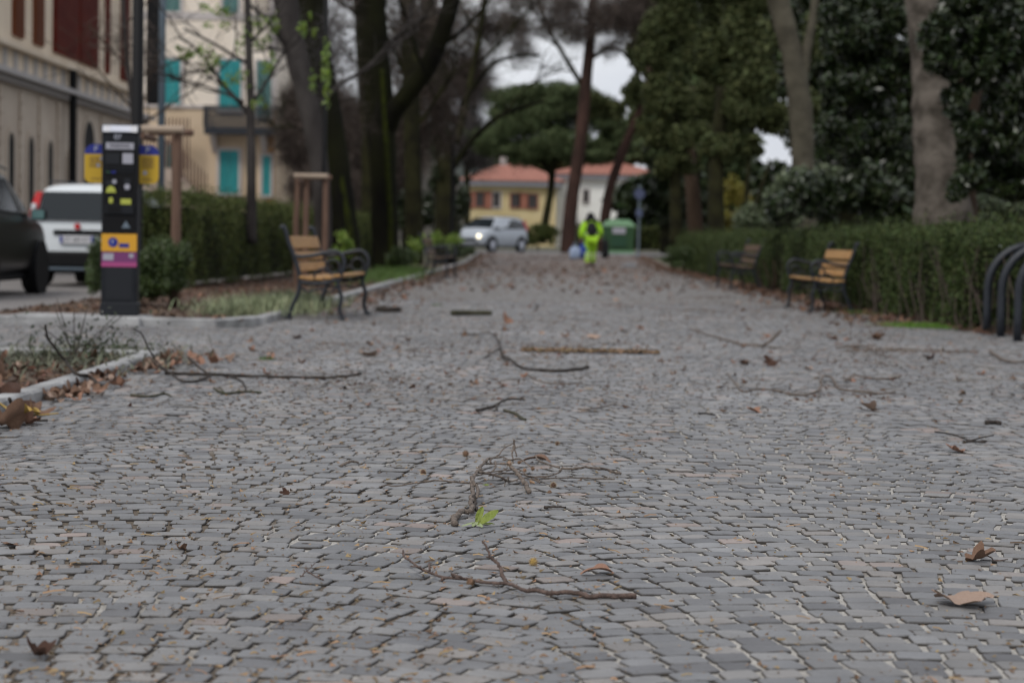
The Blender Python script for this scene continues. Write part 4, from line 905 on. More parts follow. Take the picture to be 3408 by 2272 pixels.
tree('dark_tree', 'thinner dark trunk close behind the big mossy one', b, [('trunk', [(846, 640, 53), (848, 500, 53), (846, 300, 53), (836, 120, 53), (825, -60, 53)], .22, .20, 'barkb')], [twigcloud([(800, 90, 60, 110), (820, 300, 60, 90)], 54, 2, 2600, 'tw_brown', .5)])
b = base_of(950, 58)
tC = tree('straight_tree', 'straight dark brown trunk between the mossy limb and the ivy tree', b, [('trunk', [(952, 640, 58), (950, 480, 58), (946, 300, 58), (942, 120, 58), (935, -60, 58)], .27, .24, 'barkb')],
     [twigcloud([(945, 100, 70, 120), (950, 300, 60, 110), (1000, 250, 60, 110)], 60, 2.2, 9000, 'tw_brown', .6)])
branchy(b, [(da(946, 300, 58), (.8, 0, .7), 2.4, .07), (da(944, 200, 58), (-.7, 0, .8), 2.2, .06), (da(942, 80, 58), (.5, 0, .8), 2.4, .06)], 3, 'barkb', tC)
b = base_of(1022, 66)
tD = tree('ivy_tree', 'ivy covered dark tree with a long bough arching right over the houses', b, [('trunk', [(1022, 620, 66), (1024, 480, 66), (1018, 340, 66), (1000, 180, 66), (985, 40, 66), (975, -80, 66)], .40, .26, 'barkb'),
     ('bough', [(1030, 400, 66), (1062, 352, 66), (1100, 305, 66), (1150, 266, 66), (1205, 245, 66), (1250, 232, 66)], .13, .05, 'barkd'), ('bough', [(1058, 245, 66), (1085, 205, 66), (1130, 150, 66), (1180, 130, 66), (1240, 128, 66)], .09, .04, 'barkd'),
     ('stem', [(1048, 330, 66), (1075, 215, 66), (1088, 150, 66), (1105, 60, 66), (1118, -40, 66)], .13, .09, 'barkb')],
     [('ivy', region([(1022, 500, 36, 110), (1020, 400, 36, 50), (1005, 300, 40, 70)], 66, .6, 7, 9000), .10, .6, 'f_magn', False),
      twigcloud([(1040, 160, 90, 120), (1010, 60, 90, 80), (1120, 60, 80, 70)], 67, 2.5, 9000, 'tw_brown', .7)])
branchy(b, [(da(1088, 150, 66), (.8, 0, .5), 2.2, .06), (da(1100, 80, 66), (-.5, 0, .8), 2.2, .06), (da(1150, 266, 66), (.5, 0, .6), 1.8, .04), (da(1000, 180, 66), (-.7, 0, .7), 2.6, .07), (da(1130, 150, 66), (.4, 0, .8), 1.6, .03)], 3, 'barkb', tD)
# --- young staked tree and bare sapling by the street
b = base_of(577, 32)
tE = tree('young_tree', 'young grey tree with sprouting bright leaves in front of the shuttered house', b, [('trunk', [(578, 560, 32), (577, 420, 32), (576, 250, 32), (572, 130, 32), (566, -60, 32)], .085, .05, 'barkg')],
     [('young_leaves', region([(560, 70, 60, 70), (610, 60, 40, 60), (480, 130, 60, 50), (540, 190, 60, 40), (410, 120, 50, 30), (620, 150, 30, 40), (590, 240, 20, 30), (500, 40, 60, 40), (740, 150, 30, 110), (700, 60, 30, 50)], 32, .9, 6, 1300, f=.3), .075, .55, 'f_fresh', False)])
branchy(b, [(da(577, 270, 32), (-.75, 0, .75), 1.3, .04), (da(576, 240, 32), (.4, .1, .9), 1.2, .03), (da(574, 150, 32), (-.8, 0, .5), 1.2, .03), (da(560, 235, 32), (-.9, 0, .5), 1.3, .025), (da(572, 100, 32), (.6, 0, .7), 1.0, .025)], 3, 'barkg', tE)
b = base_of(330, 30)
tF = tree('bare_sapling', 'thin leafless sapling with brown twigs behind the lamp post', b, [('trunk', [(318, 620, 30), (316, 420, 30), (305, 250, 30), (290, 120, 30), (280, -40, 30)], .05, .03, 'barkg')], [twigcloud([(270, 90, 60, 110), (320, 120, 50, 100)], 30, 1, 900, 'tw_brown', .3, .018)])
branchy(b, [(da(305, 250, 30), (-.7, 0, .8), 1.1, .018), (da(310, 300, 30), (.6, 0, .8), 1.1, .018), (da(295, 160, 30), (-.6, 0, .8), 1.0, .015), (da(300, 200, 30), (.7, .2, .6), 1.1, .015), (da(285, 60, 30), (.5, 0, .8), .9, .012)], 3, 'barkr', tF)
# --- pines in the middle
b = base_of(1303, 88)
tG = tree('pine_tree', 'tall reddish pine trunk rising left of the worker, forking high up', b, [('trunk', [(1302, 590, 88), (1312, 470, 88), (1333, 330, 88), (1345, 200, 88), (1357, 80, 88), (1366, -60, 88)], .32, .20, 'barkp'),
     ('limb', [(1343, 205, 88), (1318, 165, 88), (1285, 110, 88), (1255, 55, 88), (1222, -50, 88)], .12, .07, 'barkb'), ('limb', [(1352, 140, 88), (1400, 110, 88), (1440, 130, 88), (1475, 190, 88)], .10, .05, 'barkb')],
     [('needles', region([(1210, 10, 60, 40), (1300, 20, 60, 50), (1380, 40, 50, 50), (1440, 60, 50, 60), (1470, 10, 60, 50), (1250, 60, 50, 26), (1400, 110, 40, 24), (1180, 60, 50, 34), (1200, 110, 40, 40), (1320, 70, 60, 40), (1420, 30, 70, 60), (1500, 60, 40, 60)], 88, 2.5, 14, 20000, f=.62), .5, .045, 'tw_brown', True)])
branchy(b, [(da(1285, 110, 88), (-.8, 0, .3), 2.6, .05), (da(1255, 60, 88), (-.6, 0, .7), 2.6, .05), (da(1357, 80, 88), (.8, 0, .4), 2.6, .06), (da(1357, 60, 88), (-.7, 0, .6), 2.6, .06), (da(1318, 165, 88), (-.9, 0, .1), 2.4, .04)], 3, 'barkb', tG)
b = base_of(1390, 93)
tree('pine_tree', 'dark pine trunk leaning right behind the worker and green container', b, [('trunk', [(1384, 590, 93), (1390, 500, 93), (1402, 430, 93), (1430, 350, 93), (1462, 270, 93), (1490, 190, 93), (1500, 60, 93)], .26, .15, 'barkp')],
     [('foliage', region([(1400, 250, 50, 40), (1450, 210, 40, 36), (1360, 250, 40, 34), (1485, 300, 30, 40)], 93, 2, 7, 4600, f=.4), .3, .35, 'f_oliv', False)])
b = base_of(1262, 104)
tree('umbrella_pine', 'umbrella pine with wide rounded green crown between the two houses', b, [('trunk', [(1244, 560, 104), (1256, 490, 104), (1266, 430, 104), (1268, 360, 104), (1262, 290, 104)], .22, .16, 'barkb'), ('limb', [(1266, 400, 104), (1230, 350, 104), (1190, 300, 104)], .16, .08, 'barkb'), ('limb', [(1267, 390, 104), (1310, 340, 104), (1350, 300, 104)], .16, .08, 'barkb')],
     [('crown', region([(1150, 235, 60, 40), (1190, 290, 80, 60), (1215, 220, 70, 36), (1290, 215, 80, 34), (1270, 270, 110, 60), (1350, 260, 70, 55), (1400, 300, 60, 50), (1300, 330, 90, 44), (1240, 345, 80, 40), (1380, 340, 50, 30), (1150, 320, 70, 40), (1330, 355, 100, 26), (1190, 350, 70, 24), (1420, 310, 40, 50)], 104, 3.5, 12, 80000, f=.42), .34, .14, 'f_pine', False)])
# --- right side trees
b = base_of(1552, 60)
tree('evergreen_tree', 'olive green tree with the leftmost dark trunk right of the path', b, [('trunk', [(1554, 560, 60), (1552, 450, 60), (1550, 350, 60), (1545, 200, 60)], .20, .15, 'barkb')],
     [('crown', region([(1500, 100, 50, 70), (1560, 60, 60, 80), (1530, 200, 60, 70), (1500, 300, 46, 50), (1570, 300, 60, 60), (1550, 380, 50, 40), (1490, 230, 30, 40), (1560, -20, 80, 50)], 60, 2.5, 14, 60000, f=.42), .13, .5, 'f_oliv', False)])
b = base_of(1600, 66)
tree('evergreen_tree', 'olive tree with a reddish brown trunk between two black ones', b, [('trunk', [(1600, 560, 66), (1592, 450, 66), (1585, 370, 66), (1590, 200, 66)], .26, .2, 'barkr')],
     [('crown', region([(1620, 100, 60, 80), (1660, 200, 60, 70), (1610, 260, 60, 60), (1690, 90, 60, 80), (1660, 310, 50, 40), (1640, -20, 90, 50)], 64, 2.5, 14, 48000, f=.42), .14, .5, 'f_oliv', False)])
b = base_of(1645, 52)
tree('evergreen_tree', 'dark crowned tree with a black trunk beside the yellow shrub', b, [('trunk', [(1648, 580, 52), (1645, 450, 52), (1650, 350, 52), (1660, 200, 52)], .22, .16, 'barkb'), ('thin_stem', [(1712, 560, 52), (1715, 450, 52), (1722, 350, 52), (1735, 250, 52)], .07, .05, 'barkb'), ('slanting_stem', [(1722, 520, 52), (1745, 440, 52), (1770, 370, 52)], .07, .04, 'barkb')],
     [('crown', region([(1720, 60, 70, 80), (1750, 180, 60, 70), (1700, 250, 60, 60), (1660, 330, 50, 40), (1720, 330, 40, 34), (1780, 270, 40, 40), (1740, -30, 90, 50)], 52, 2.2, 14, 46000, f=.42), .13, .5, 'f_oliv', False)])
b = base_of(1845, 37)
tree('plane_tree', 'pale grey plane trunk curving up left, left of the dark glossy tree', b, [('trunk', [(1852, 600, 37), (1848, 480, 37), (1845, 370, 37), (1838, 250, 37), (1822, 140, 37), (1800, 50, 37), (1775, -50, 37)], .235, .19, 'barkl2'), ('fork', [(1842, 200, 37), (1852, 120, 37), (1868, 40, 37), (1875, -50, 37)], .10, .07, 'barkl2')],
     [('leaves', region([(1900, 60, 60, 70), (1760, 100, 30, 60), (1880, 250, 50, 60)], 39, 1.5, 9, 5200, f=.36), .13, .5, 'f_oliv', False)])
b = base_of(2165, 24.5)
tree('magnolia_tree', 'huge tree with thick pale trunk and glossy dark leaves at right', b, [('trunk', [(2168, 640, 24.5), (2165, 500, 24.5), (2161, 400, 24.5), (2154, 290, 24.5), (2146, 180, 24.5), (2132, 60, 24.5), (2118, -60, 24.5)], .38, .22, 'barkl'),
     ('trunk', [(2215, 640, 24.9), (2206, 480, 24.9), (2200, 330, 24.9), (2230, 180, 24.9), (2260, 60, 24.9)], .22, .16, 'barkr')],
     [('crown', np.concatenate([region([(2145, 60, 44, 60), (2150, 135, 34, 30), (2160, 110, 44, 60), (2190, 160, 34, 40), (2215, 300, 30, 90), (2205, 420, 24, 50), (2195, 230, 24, 60), (2300, 80, 110, 110), (2230, 0, 90, 70), (2320, 230, 90, 90), (2290, 350, 80, 60), (2400, 380, 90, 80), (2330, 430, 60, 34), (2250, 150, 50, 70), (2230, 400, 30, 40)], 22.5, .9, 16, 36000, f=.3),
                                region([(1960, 80, 90, 80), (2050, 40, 70, 80), (2010, 190, 80, 70), (1930, 210, 60, 70), (2040, 300, 60, 50), (1960, 330, 60, 50), (2060, 380, 40, 40), (1900, 300, 40, 50), (2090, 130, 30, 40), (2180, 60, 40, 60)], 26.5, 1.3, 16, 36000, f=.34)]), .105, .38, 'f_magn', False)])
# background evergreens behind the right hedge
for i, (cells, D, m, lab, tx) in enumerate((
    ([(1900, 120, 130, 140), (1880, 300, 90, 80), (2030, 200, 120, 130), (1960, 380, 120, 70), (1990, 10, 140, 60)], 58, 'f_magn', 'dark dense evergreen behind the pale plane trunk', 1950),
    ([(2180, 150, 150, 160), (2320, 100, 120, 140), (2280, 330, 130, 120), (2120, 380, 100, 90)], 46, 'f_magn', 'dark dense evergreen behind the huge pale trunk', 2250),
    ([(1760, 140, 110, 130), (1640, 160, 110, 140), (1560, 300, 80, 80), (1690, 350, 60, 50)], 84, 'f_pine', 'dull green conifer behind the olive green crowns', 1640),
    ([(1530, 430, 44, 70), (1570, 470, 60, 60), (1530, 350, 50, 50)], 96, 'f_magn', 'low dark conifer to the right of the white house', 1530))):
    b = base_of(tx, D); tree('evergreen_tree', lab, b, [('trunk', [(tx, 600, D), (tx, 400, D), (tx + 5, 200, D)], .3, .2, 'barkb')], [('crown', region(cells, D, 3, 16, 26000, f=.45), .0042 * D + .06, .55, m, False)])
# bare trees and shrubs beyond the left row
for i, (cells, D, m, lab, tx) in enumerate((
    ([(690, 330, 60, 80), (700, 240, 50, 60)], 92, 'tw_brown', 'bare brown tree just right of the shuttered house', 700),
    ([(780, 300, 70, 90), (800, 400, 60, 60)], 84, 'tw_brown', 'bare brown tree seen between mossy slanting trunk and big black trunk', 800),
    ([(930, 380, 60, 100), (980, 200, 60, 100)], 88, 'tw_brown', 'bare brown tree behind the straight dark trunk', 930),
    ([(1060, 300, 50, 70), (1090, 350, 40, 50), (1080, 200, 50, 60)], 110, 'tw_grey', 'greyish bare tree behind the ivy tree', 1070))):
    b = base_of(tx, D); tt = tree('bare_tree', lab, b, [('trunk', [(tx, 600, D), (tx + 3, 450, D), (tx - 4, 250, D)], .2, .12, 'barkb')], [twigcloud(cells, D, 3, 18000, m, .9, .022)])
    branchy(b, [(da(tx, 420, D), (.6, 0, .8), 3, .07), (da(tx, 380, D), (-.6, 0, .8), 3, .07), (da(tx, 330, D), (.2, 0, 1), 3, .07)], 3, 'barkb', tt)
EXTRA = (
    ([(1120, 350, 50, 40), (1200, 370, 90, 30), (1330, 365, 100, 34), (1430, 340, 60, 60), (1470, 290, 30, 40)], 185, 'f_pine', 'distant conifer clump above the red roofs', 1330),
    ([(1480, 60, 60, 90), (1560, 140, 90, 110), (1500, 260, 50, 70), (1600, 330, 90, 60), (1660, 220, 90, 90), (1780, 60, 80, 80)], 100, 'f_oliv', 'hazy olive green tree farthest behind the right row', 1600),
    ([(1900, 420, 120, 70), (2060, 300, 120, 130), (2200, 420, 140, 60), (1890, 180, 80, 110), (1940, 0, 120, 70)], 72, 'f_magn', 'darkest evergreen mass far behind the glossy bushes', 2000),
    ([(2250, 460, 120, 50), (2390, 380, 100, 130), (2350, 230, 120, 120)], 60, 'f_magn', 'dark evergreen behind the right edge of the hedge', 2330))
for cells, D, m, lab, tx in EXTRA:
    b = base_of(tx, D); tree('evergreen_tree', lab, b, [('trunk', [(tx, 600, D), (tx, 400, D), (tx + 5, 200, D)], .3, .2, 'barkb')], [('crown', region(cells, D, 3, 16, 26000, f=.45), .0042 * D + .06, .55, m, False)])
# shrubs
def shrub(label, cells, D, m, n, sz, asp=.5, dep=.7, k=9, name='shrub', stems=3, tri=False, f=.42):
    b = base_of(cells[0][0], D); t = thing(name, label, 'shrub', b)
    leaf_cloud(region(cells, D, dep, k, n, f=f), sz, asp, 'foliage', M[m], t, b, tri=tri)
    mb = MB()
    for i in range(stems):
        a = random.uniform(0, 6.28); mb.tube([(0, 0, -.02), (.08 * math.cos(a), .08 * math.sin(a), .25), (.2 * math.cos(a), .2 * math.sin(a), .6)], [.02, .016, .01], 6)
    mb.build('stems', M['barkr'], t, True); return t
shrub('rounded green shrub right behind the parking meter', [(398, 605, 34, 62), (398, 650, 34, 40), (355, 610, 34, 60), (350, 650, 40, 40), (300, 630, 40, 66), (222, 610, 22, 64), (232, 640, 26, 40)], 20.6, 'f_shrub', 34000, .034, dep=.5, k=16)
shrub('bright green spring shrub beside the near left bench', [(790, 560, 26, 34), (765, 580, 20, 24)], 33, 'f_fresh', 1500, .06)
shrub('bright shrub at the foot of the big black trunk', [(925, 585, 40, 34), (900, 600, 24, 22)], 44, 'f_shrub', 3000, .06)
shrub('yellowish green shrubs behind the far left bench', [(1000, 560, 36, 30), (960, 575, 30, 34), (1040, 560, 24, 24)], 52, 'f_fresh', 2600, .07)
shrub('low green bush by the kerb before the silver car', [(1050, 582, 26, 14), (1075, 575, 20, 10)], 60, 'f_shrub', 1500, .07)
shrub('yellow green shrub glowing between the dark trunks at right', [(1690, 460, 34, 60), (1680, 510, 30, 30), (1715, 480, 24, 50)], 58, 'f_yel', 6500, .10)
shrub('dark glossy bush behind the hedge, left of the huge pale trunk', [(1960, 440, 90, 60), (1870, 450, 70, 60), (2040, 450, 60, 60), (1800, 480, 50, 40)], 30, 'f_magn', 9500, .13, .4, 1.2, 10)
shrub('silvery leaved bush behind the hedge between plane tree and yellow shrub', [(1780, 460, 50, 60), (1740, 500, 50, 36), (1820, 420, 40, 36), (1890, 400, 50, 26), (1800, 500, 60, 30)], 33, 'f_dim', 8000, .10, .4, .9)
shrub('dark low bush in shadow under the huge tree at right', [(2290, 480, 80, 40), (2370, 470, 60, 50)], 28, 'f_dim', 1800, .12, .3, 1)
shrub('rounded green bush where the right hedge meets the path far off', [(1570, 588, 50, 30), (1545, 600, 30, 20)], 52, 'f_shrub', 5200, .05)
shrub('clipped green hedge bush between the silver car and the pine trunk', [(1235, 535, 34, 26), (1262, 535, 30, 26), (1215, 545, 24, 20)], 96, 'f_hedge', 5200, .12, k=12)
shrub('dark undergrowth at the foot of the ivy tree and straight trunk', [(960, 490, 50, 60), (1030, 500, 40, 60), (920, 480, 40, 60), (1060, 470, 20, 50)], 72, 'f_magn', 9000, .18, .5, 1.2, 12)
shrub('brownish undergrowth between the big black trunk and the wooden stakes', [(830, 440, 50, 60), (700, 440, 60, 50), (770, 400, 60, 60)], 76, 'tw_brown', 9000, .6, .03, 1.2, 12, tri=True)
woods = region([(1500 + 110 * i, 470, 90, 70 + 16 * (i % 3)) for i in range(10)], 120, 4, 14, 52000, f=.5)
tag(leaf_cloud(woods, .8, .6, 'distant_woods', M['f_magn']), 'dark woods closing the view behind the trees at right', 'woods', None, 'stuff')
# hedges
def hedge(label, segs, H, m, dens, sz, stems=0):
    o = Vector(segs[0][0] + (0,)); t = thing('hedge', label, 'hedge', o); P = []; core = MB(o)
    for (a, b_, wd, sd) in segs:
        a = Vector((a[0], a[1], 0)); b2 = Vector((b_[0], b_[1], 0)); d = b2 - a; Ln = d.length; u = d / Ln; nn = Vector((-u.y, u.x, 0)) * sd
        def q(s_, w_, z): p = a + u * s_ + nn * w_; return (p.x, p.y, z + gz(p.y))
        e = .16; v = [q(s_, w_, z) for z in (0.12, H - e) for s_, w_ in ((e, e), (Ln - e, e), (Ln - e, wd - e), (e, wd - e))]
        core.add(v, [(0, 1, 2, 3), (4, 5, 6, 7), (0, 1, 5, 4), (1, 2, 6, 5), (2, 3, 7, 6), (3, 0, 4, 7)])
        n = int(Ln * H * dens * (2.4 if Ln < 8 else 1.3)); s_ = rng.uniform(0, Ln, n); z = rng.uniform(.03, 1, n) ** .8 * H; bul = .05 * np.sin(s_ * 2.1) + .04 * np.sin(s_ * 5.3 + z * 4)
        w_ = rng.exponential(.07, n) - .04 + bul * 1.5 - (rng.uniform(size=n) < .06) * rng.uniform(0, .12, n)
        n2 = int(Ln * wd * dens); s2 = rng.uniform(0, Ln, n2); w2 = rng.uniform(0, wd, n2); z2 = H - rng.exponential(.06, n2) + .03 + .045 * np.sin(s2 * 1.7) + .035 * np.sin(s2 * 4.1 + w2 * 3) + (rng.uniform(size=n2) < .14) * rng.uniform(0, .16, n2)
        n3 = int(wd * H * dens); s3 = rng.exponential(.05, n3) - .02; w3 = rng.uniform(0, wd, n3); z3 = rng.uniform(.03, 1, n3) * H
        S = np.concatenate([s_, s2, s3]); W_ = np.concatenate([w_, w2, w3]); Z = np.concatenate([z, z2, z3])
        P.append(np.stack([a.x + u.x * S + nn.x * W_, a.y + u.y * S + nn.y * W_, Z + np.array([gz(y) for y in (a.y + u.y * S)])], 1))
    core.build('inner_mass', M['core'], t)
    leaf_cloud(np.concatenate(P), sz, .55, 'leaves', M[m], t, o)
    if stems:
        mb = MB(o)
        for i in range(stems * len(segs)):
            sg_ = segs[i % len(segs)]; a = Vector(sg_[0] + (0,)); b2 = Vector(sg_[1] + (0,)); d = (b2 - a); Ln = d.length; u = d / Ln; nn = Vector((-u.y, u.x, 0)) * sg_[3]
            p = a + u * random.uniform(0, min(Ln, 16)) ; w_ = random.uniform(-.13, .02); p = p + nn * w_; l = Vector((random.gauss(0, .12), random.gauss(0, .12), random.uniform(.35, .85)))
            mb.tube([p, p + l * .5 + Vector((random.gauss(0, .03), random.gauss(0, .03), 0)), p + l], [.009, .007, .004], 5)
        mb.build('bare_stems', M['stem'], t)
    return t
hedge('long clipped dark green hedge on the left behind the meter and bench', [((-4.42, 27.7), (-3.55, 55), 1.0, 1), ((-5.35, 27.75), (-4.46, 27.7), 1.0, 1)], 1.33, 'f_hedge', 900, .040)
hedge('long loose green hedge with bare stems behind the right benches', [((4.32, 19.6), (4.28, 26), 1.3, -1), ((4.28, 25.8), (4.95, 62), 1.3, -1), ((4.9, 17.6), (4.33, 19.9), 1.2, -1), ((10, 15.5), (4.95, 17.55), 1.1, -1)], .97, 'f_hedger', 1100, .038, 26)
hedge('far low hedge along the crossing road behind the container', [((3.2, 103), (22, 104), 1.4, 1)], 1.3, 'f_hedge', 120, .14)
# spiky plants, weeds, grass
def blades(name, label, cen, rx, ry, n, h, m, wd=.006, kind=None, cat='plant', spread=.6):
    px = cen[0] + rng.normal(0, rx, n); py = cen[1] + rng.normal(0, ry, n); d = rng.normal(0, spread, (n, 2)); hh = h * rng.uniform(.5, 1.2, n)
    L2 = []; 
    sx = rng.normal(size=(n, 2)); sx /= np.linalg.norm(sx, axis=1)[:, None]
    V = np.zeros((n, 5, 3)); z0 = cen[2]
    for i, (u, wq) in enumerate(((0, .8), (0, -.8), (.55, -1), (.55, 1), (1, 0))):
        zz = hh * (u - .35 * u * u * np.abs(d).sum(1)); V[:, i, 0] = px + d[:, 0] * hh * u ** 1.3 + sx[:, 0] * wd * wq / 2; V[:, i, 1] = py + d[:, 1] * hh * u ** 1.3 + sx[:, 1] * wd * wq / 2; V[:, i, 2] = z0 + np.maximum(zz, .002)
    V = V.reshape(-1, 3) - np.array(cen); b = np.arange(n)[:, None] * 5
    q = b + np.array([[0, 1, 2, 3]]); tr_ = b + np.array([[3, 2, 4]]); tn = rng.uniform(size=(n, 2))
    o = link(name, np_mesh(name, V, [q, tr_], M[m], np.concatenate([tn, tn])), None, cen)
    return tag(o, label, cat, None, kind) if not kind else tag(o, label, 'grass', None, kind)
p = dg(560, 728, .03); blades('spiky_plant', 'pale variegated grassy clump in the bed left of the near bench', (p.x, p.y + 1.2, .035), .28, .5, 1500, .22, 'f_pale', .010)
p = dg(640, 715, .03); blades('spiky_plant', 'second grassy clump in the bed, closest behind the near bench legs', (p.x, p.y + 1.4, .035), .22, .5, 1000, .22, 'f_dim', .010)
p = dg(505, 735, .03); blades('spiky_plant', 'smaller pale grassy clump nearest the corner of the far kerb', (p.x, p.y + .9, .035), .12, .3, 500, .15, 'f_pale', .009)
p = dg(900, 640, .03); blades('grass_tuft', 'green grass stretch along the path kerb beyond the near bench', (p.x - .2, p.y + 3, .035), .3, 3.5, 4000, .2, 'f_grass', .010)
p = dg(2145, 752); blades('grass_tuft', 'bright green grass patch at the hedge foot left of the bike racks', (p.x, p.y + .1, .0), .20, .20, 4200, .05, 'f_grass2', .005)
p = dg(1990, 722); blades('grass_tuft', 'dull green grass strip beside the legs of the near right bench', (p.x, p.y + .5, .0), .14, .5, 1200, .05, 'f_grass', .004)
for k, (x, y, lab) in enumerate(((265, 800, 'small green weed in the paving behind the near bed corner'), (608, 827, 'small green weed on the paving left of the path centre'), (1005, 702, 'small fresh green leaf tuft beside the mossy stick'))):
    p = dg(x, y); blades('weed', lab, (p.x, p.y, 0), .03, .02, 60, .035, 'f_grass', .006)
p = dg(60, 850, .03); blades('groundcover_plant', 'grey green sprigs in the near bed at the left edge', (p.x - .1, p.y + 1.0, .025), .34, .8, 900, .10, 'f_sprig', .012, spread=1.3)
p = dg(190, 835, .03); blades('groundcover_plant', 'pale sprigs in the near bed by the kerb corner', (p.x - .15, p.y + .5, .025), .26, .5, 700, .09, 'f_sprig', .012, spread=1.3)
b = dg(120, 845, .03); t = thing('low_shrub', 'dark leafed straggly shrublet sticking out of the near bed', 'shrub', (b.x - .05, b.y + .8, .02))
leaf_cloud(np.array([(b.x + random.gauss(0, .2), b.y + .8 + random.gauss(0, .3), .06 + abs(random.gauss(0, .11))) for _ in range(420)]), .035, .4, 'foliage', M['f_magn'], t, (b.x - .05, b.y + .8, .02))
mb = MB()
for i in range(9): a = random.uniform(0, 6.28); r_ = random.uniform(.1, .3); mb.tube(smoothpts([(0, 0, -.01), (.3 * r_ * math.cos(a), .3 * r_ * math.sin(a), .1), (r_ * math.cos(a), r_ * math.sin(a), random.uniform(.15, .38))]), [.004] * 4 + [.003] * 4 + [.0015], 5)
mb.build('stems', M['twigd'], t, True)
# ================================================================== fallen leaves
def leaf_mesh(kind, seed, m, curl=.35, fold=.25):
    rr = random.Random(seed); nA = 36; rings = (.0, .3, .6, .82, 1.0); v = []; ph = [rr.uniform(0, 6) for _ in range(4)]
    def rad(a):
        if kind == 'lobed':
            k = abs(math.cos(2.5 * (a - PI / 2))) ; k = (1 - k) * 0 + k
            q = .60 + .40 * abs(math.cos(2.5 * (a - PI / 2))) ** 1.1
            back = .55 + .45 * (math.sin(a) * .5 + .5); return q * back * (1 + .05 * math.sin(9 * a + ph[0]))
        if kind == 'oval': return 1 / math.sqrt((math.cos(a) / .42) ** 2 + (math.sin(a)) ** 2) * (1 + .03 * math.sin(14 * a))
        return (.7 + .15 * math.sin(3 * a + ph[0]) + .12 * math.sin(5 * a + ph[1])) * (1 if kind == 'crumple' else .9)
    for r in rings:
        for k in range(nA):
            a = 2 * PI * k / nA; R_ = rad(a) * r; x = R_ * math.cos(a); y = R_ * math.sin(a)
            z = curl * (x * x * 1.1 + .5 * y * y * rr.choice((1, 1)) ) + fold * abs(x) * .5 + .07 * math.sin(4 * x + ph[1]) * r + .06 * math.sin(5 * y + ph[2]) * r + .03 * math.sin(11 * x + 7 * y + ph[3]) * r
            if kind == 'arch': x *= .6; z = .30 * (1 - (y * 1.25) ** 2) + .35 * abs(x)
            if kind == 'crumple': z = z * 1.4 + .16 * math.sin(7 * x + ph[0]) * math.sin(6 * y + ph[1])
            v.append((x / 2, y / 2, z / 2))
    zm = min(q[2] for q in v); v = [(x, y, z - zm + .01) for x, y, z in v]; f = []
    for i in range(len(rings) - 1):
        for k in range(nA): j = (k + 1) % nA; f.append((i * nA + k, i * nA + j, (i + 1) * nA + j, (i + 1) * nA + k))
    b_ = MB(); b_.v = v; b_.f = f
    y0 = min(q[1] for q in v); pt_ = smoothpts([(0, y0 * .3, .03), (0, y0, .04), (.03, y0 - .3, .10)], 3)
    if kind != 'arch': b_.tube(pt_, .012, 5)
    me = bpy.data.meshes.new('dry_leaf'); me.from_pydata(b_.v, [], b_.f); me.materials.append(M[m]); me.polygons.foreach_set('use_smooth', [True] * len(me.polygons)); me.update(); return me
LM = {}
def leaf(label, pos, size, kind='lobed', m='leafb', rz=0, tilt=(0, 0), group=None, seed=1, name='dry_leaf', curl=.35):
    key = (kind, m, seed, curl)
    if key not in LM: LM[key] = leaf_mesh(kind, seed, m, curl)
    o = link(name, LM[key], None, pos); o.rotation_euler = (tilt[0], tilt[1], rz); o.scale = (size * 1.45,) * 3
    return tag(o, label, 'leaf', group)
def gl(x, y): p = dg(x, y); return (p.x, p.y, .001)
leaf('pale pinkish brown lobed leaf lying at the lower right', gl(2200, 1386), .125, 'lobed', 'leafp', R(200), (.05, -.1), seed=3, curl=.12)
leaf('curled brown leaf with a long stalk at the right', gl(2243, 1288), .075, 'lobed', 'leafb', R(-100), (.25, .1), seed=5, curl=.6)
leaf('curled brown leaf beyond the twig tangle at the far right', gl(2200, 1038), .075, 'lobed', 'leafo', R(80), (.2, .1), seed=7, curl=.5)
leaf('narrow salmon leaf arched over the setts right of the forked twig', gl(1375, 1322), .085, 'arch', 'leafo', R(88), seed=9)
leaf('brown curled leaf arched beside the twig tangle', gl(1232, 1066), .115, 'arch', 'leafb', R(80), seed=10)
leaf('dark upright leaf scrap left of the twig tangle', gl(656, 1135), .03, 'crumple', 'leafd', 0, (.6, 0), seed=11)
leaf('flat brown leaf at the left edge of the photo', gl(22, 1252), .04, 'oval', 'leafb', R(60), seed=12, curl=.2)
leaf('dark crumpled leaf clump at the lower left corner', gl(82, 1508), .045, 'crumple', 'leafd', 1, (.3, .2), seed=13, curl=.7)
leaf('upright reddish brown leaf on the twig beyond the drain', gl(1160, 742), .15, 'lobed', 'leafo', 1, (1.1, .2), seed=14)
leaf('bright tan pair of leaves above the drain', gl(1362, 778), .13, 'lobed', 'leafp', .4, (.1, .1), seed=15)
leaf('dark brown leaf standing on the paving at mid right', gl(1768, 840), .10, 'crumple', 'leafd', 0, (.6, 0), seed=16, curl=.6)
leaf('pale pink leaf resting on edge at mid right', gl(1995, 942), .10, 'lobed', 'leafp', 2, (.4, 0), seed=17)
leaf('small red brown leaf at the centre right', gl(1735, 948), .075, 'lobed', 'leafo', 1, (.3, 0), seed=18)
leaf('brown leaf left of the bright green grass patch', gl(1913, 780), .10, 'lobed', 'leafo', 2, (.3, 0), seed=19)
leaf('orange brown leaf at the hedge foot beside the grass patch', gl(2010, 780), .12, 'crumple', 'leafb', 2, (.5, 0), seed=20)
leaf('tan leaf on the open paving left of the drain', gl(850, 818), .13, 'lobed', 'leafp', 2.5, (.1, 0), seed=21)
leaf('dark scrap of leaf far right before the bike racks', gl(2132, 826), .08, 'crumple', 'leafd', 2.5, (.3, 0), seed=22)
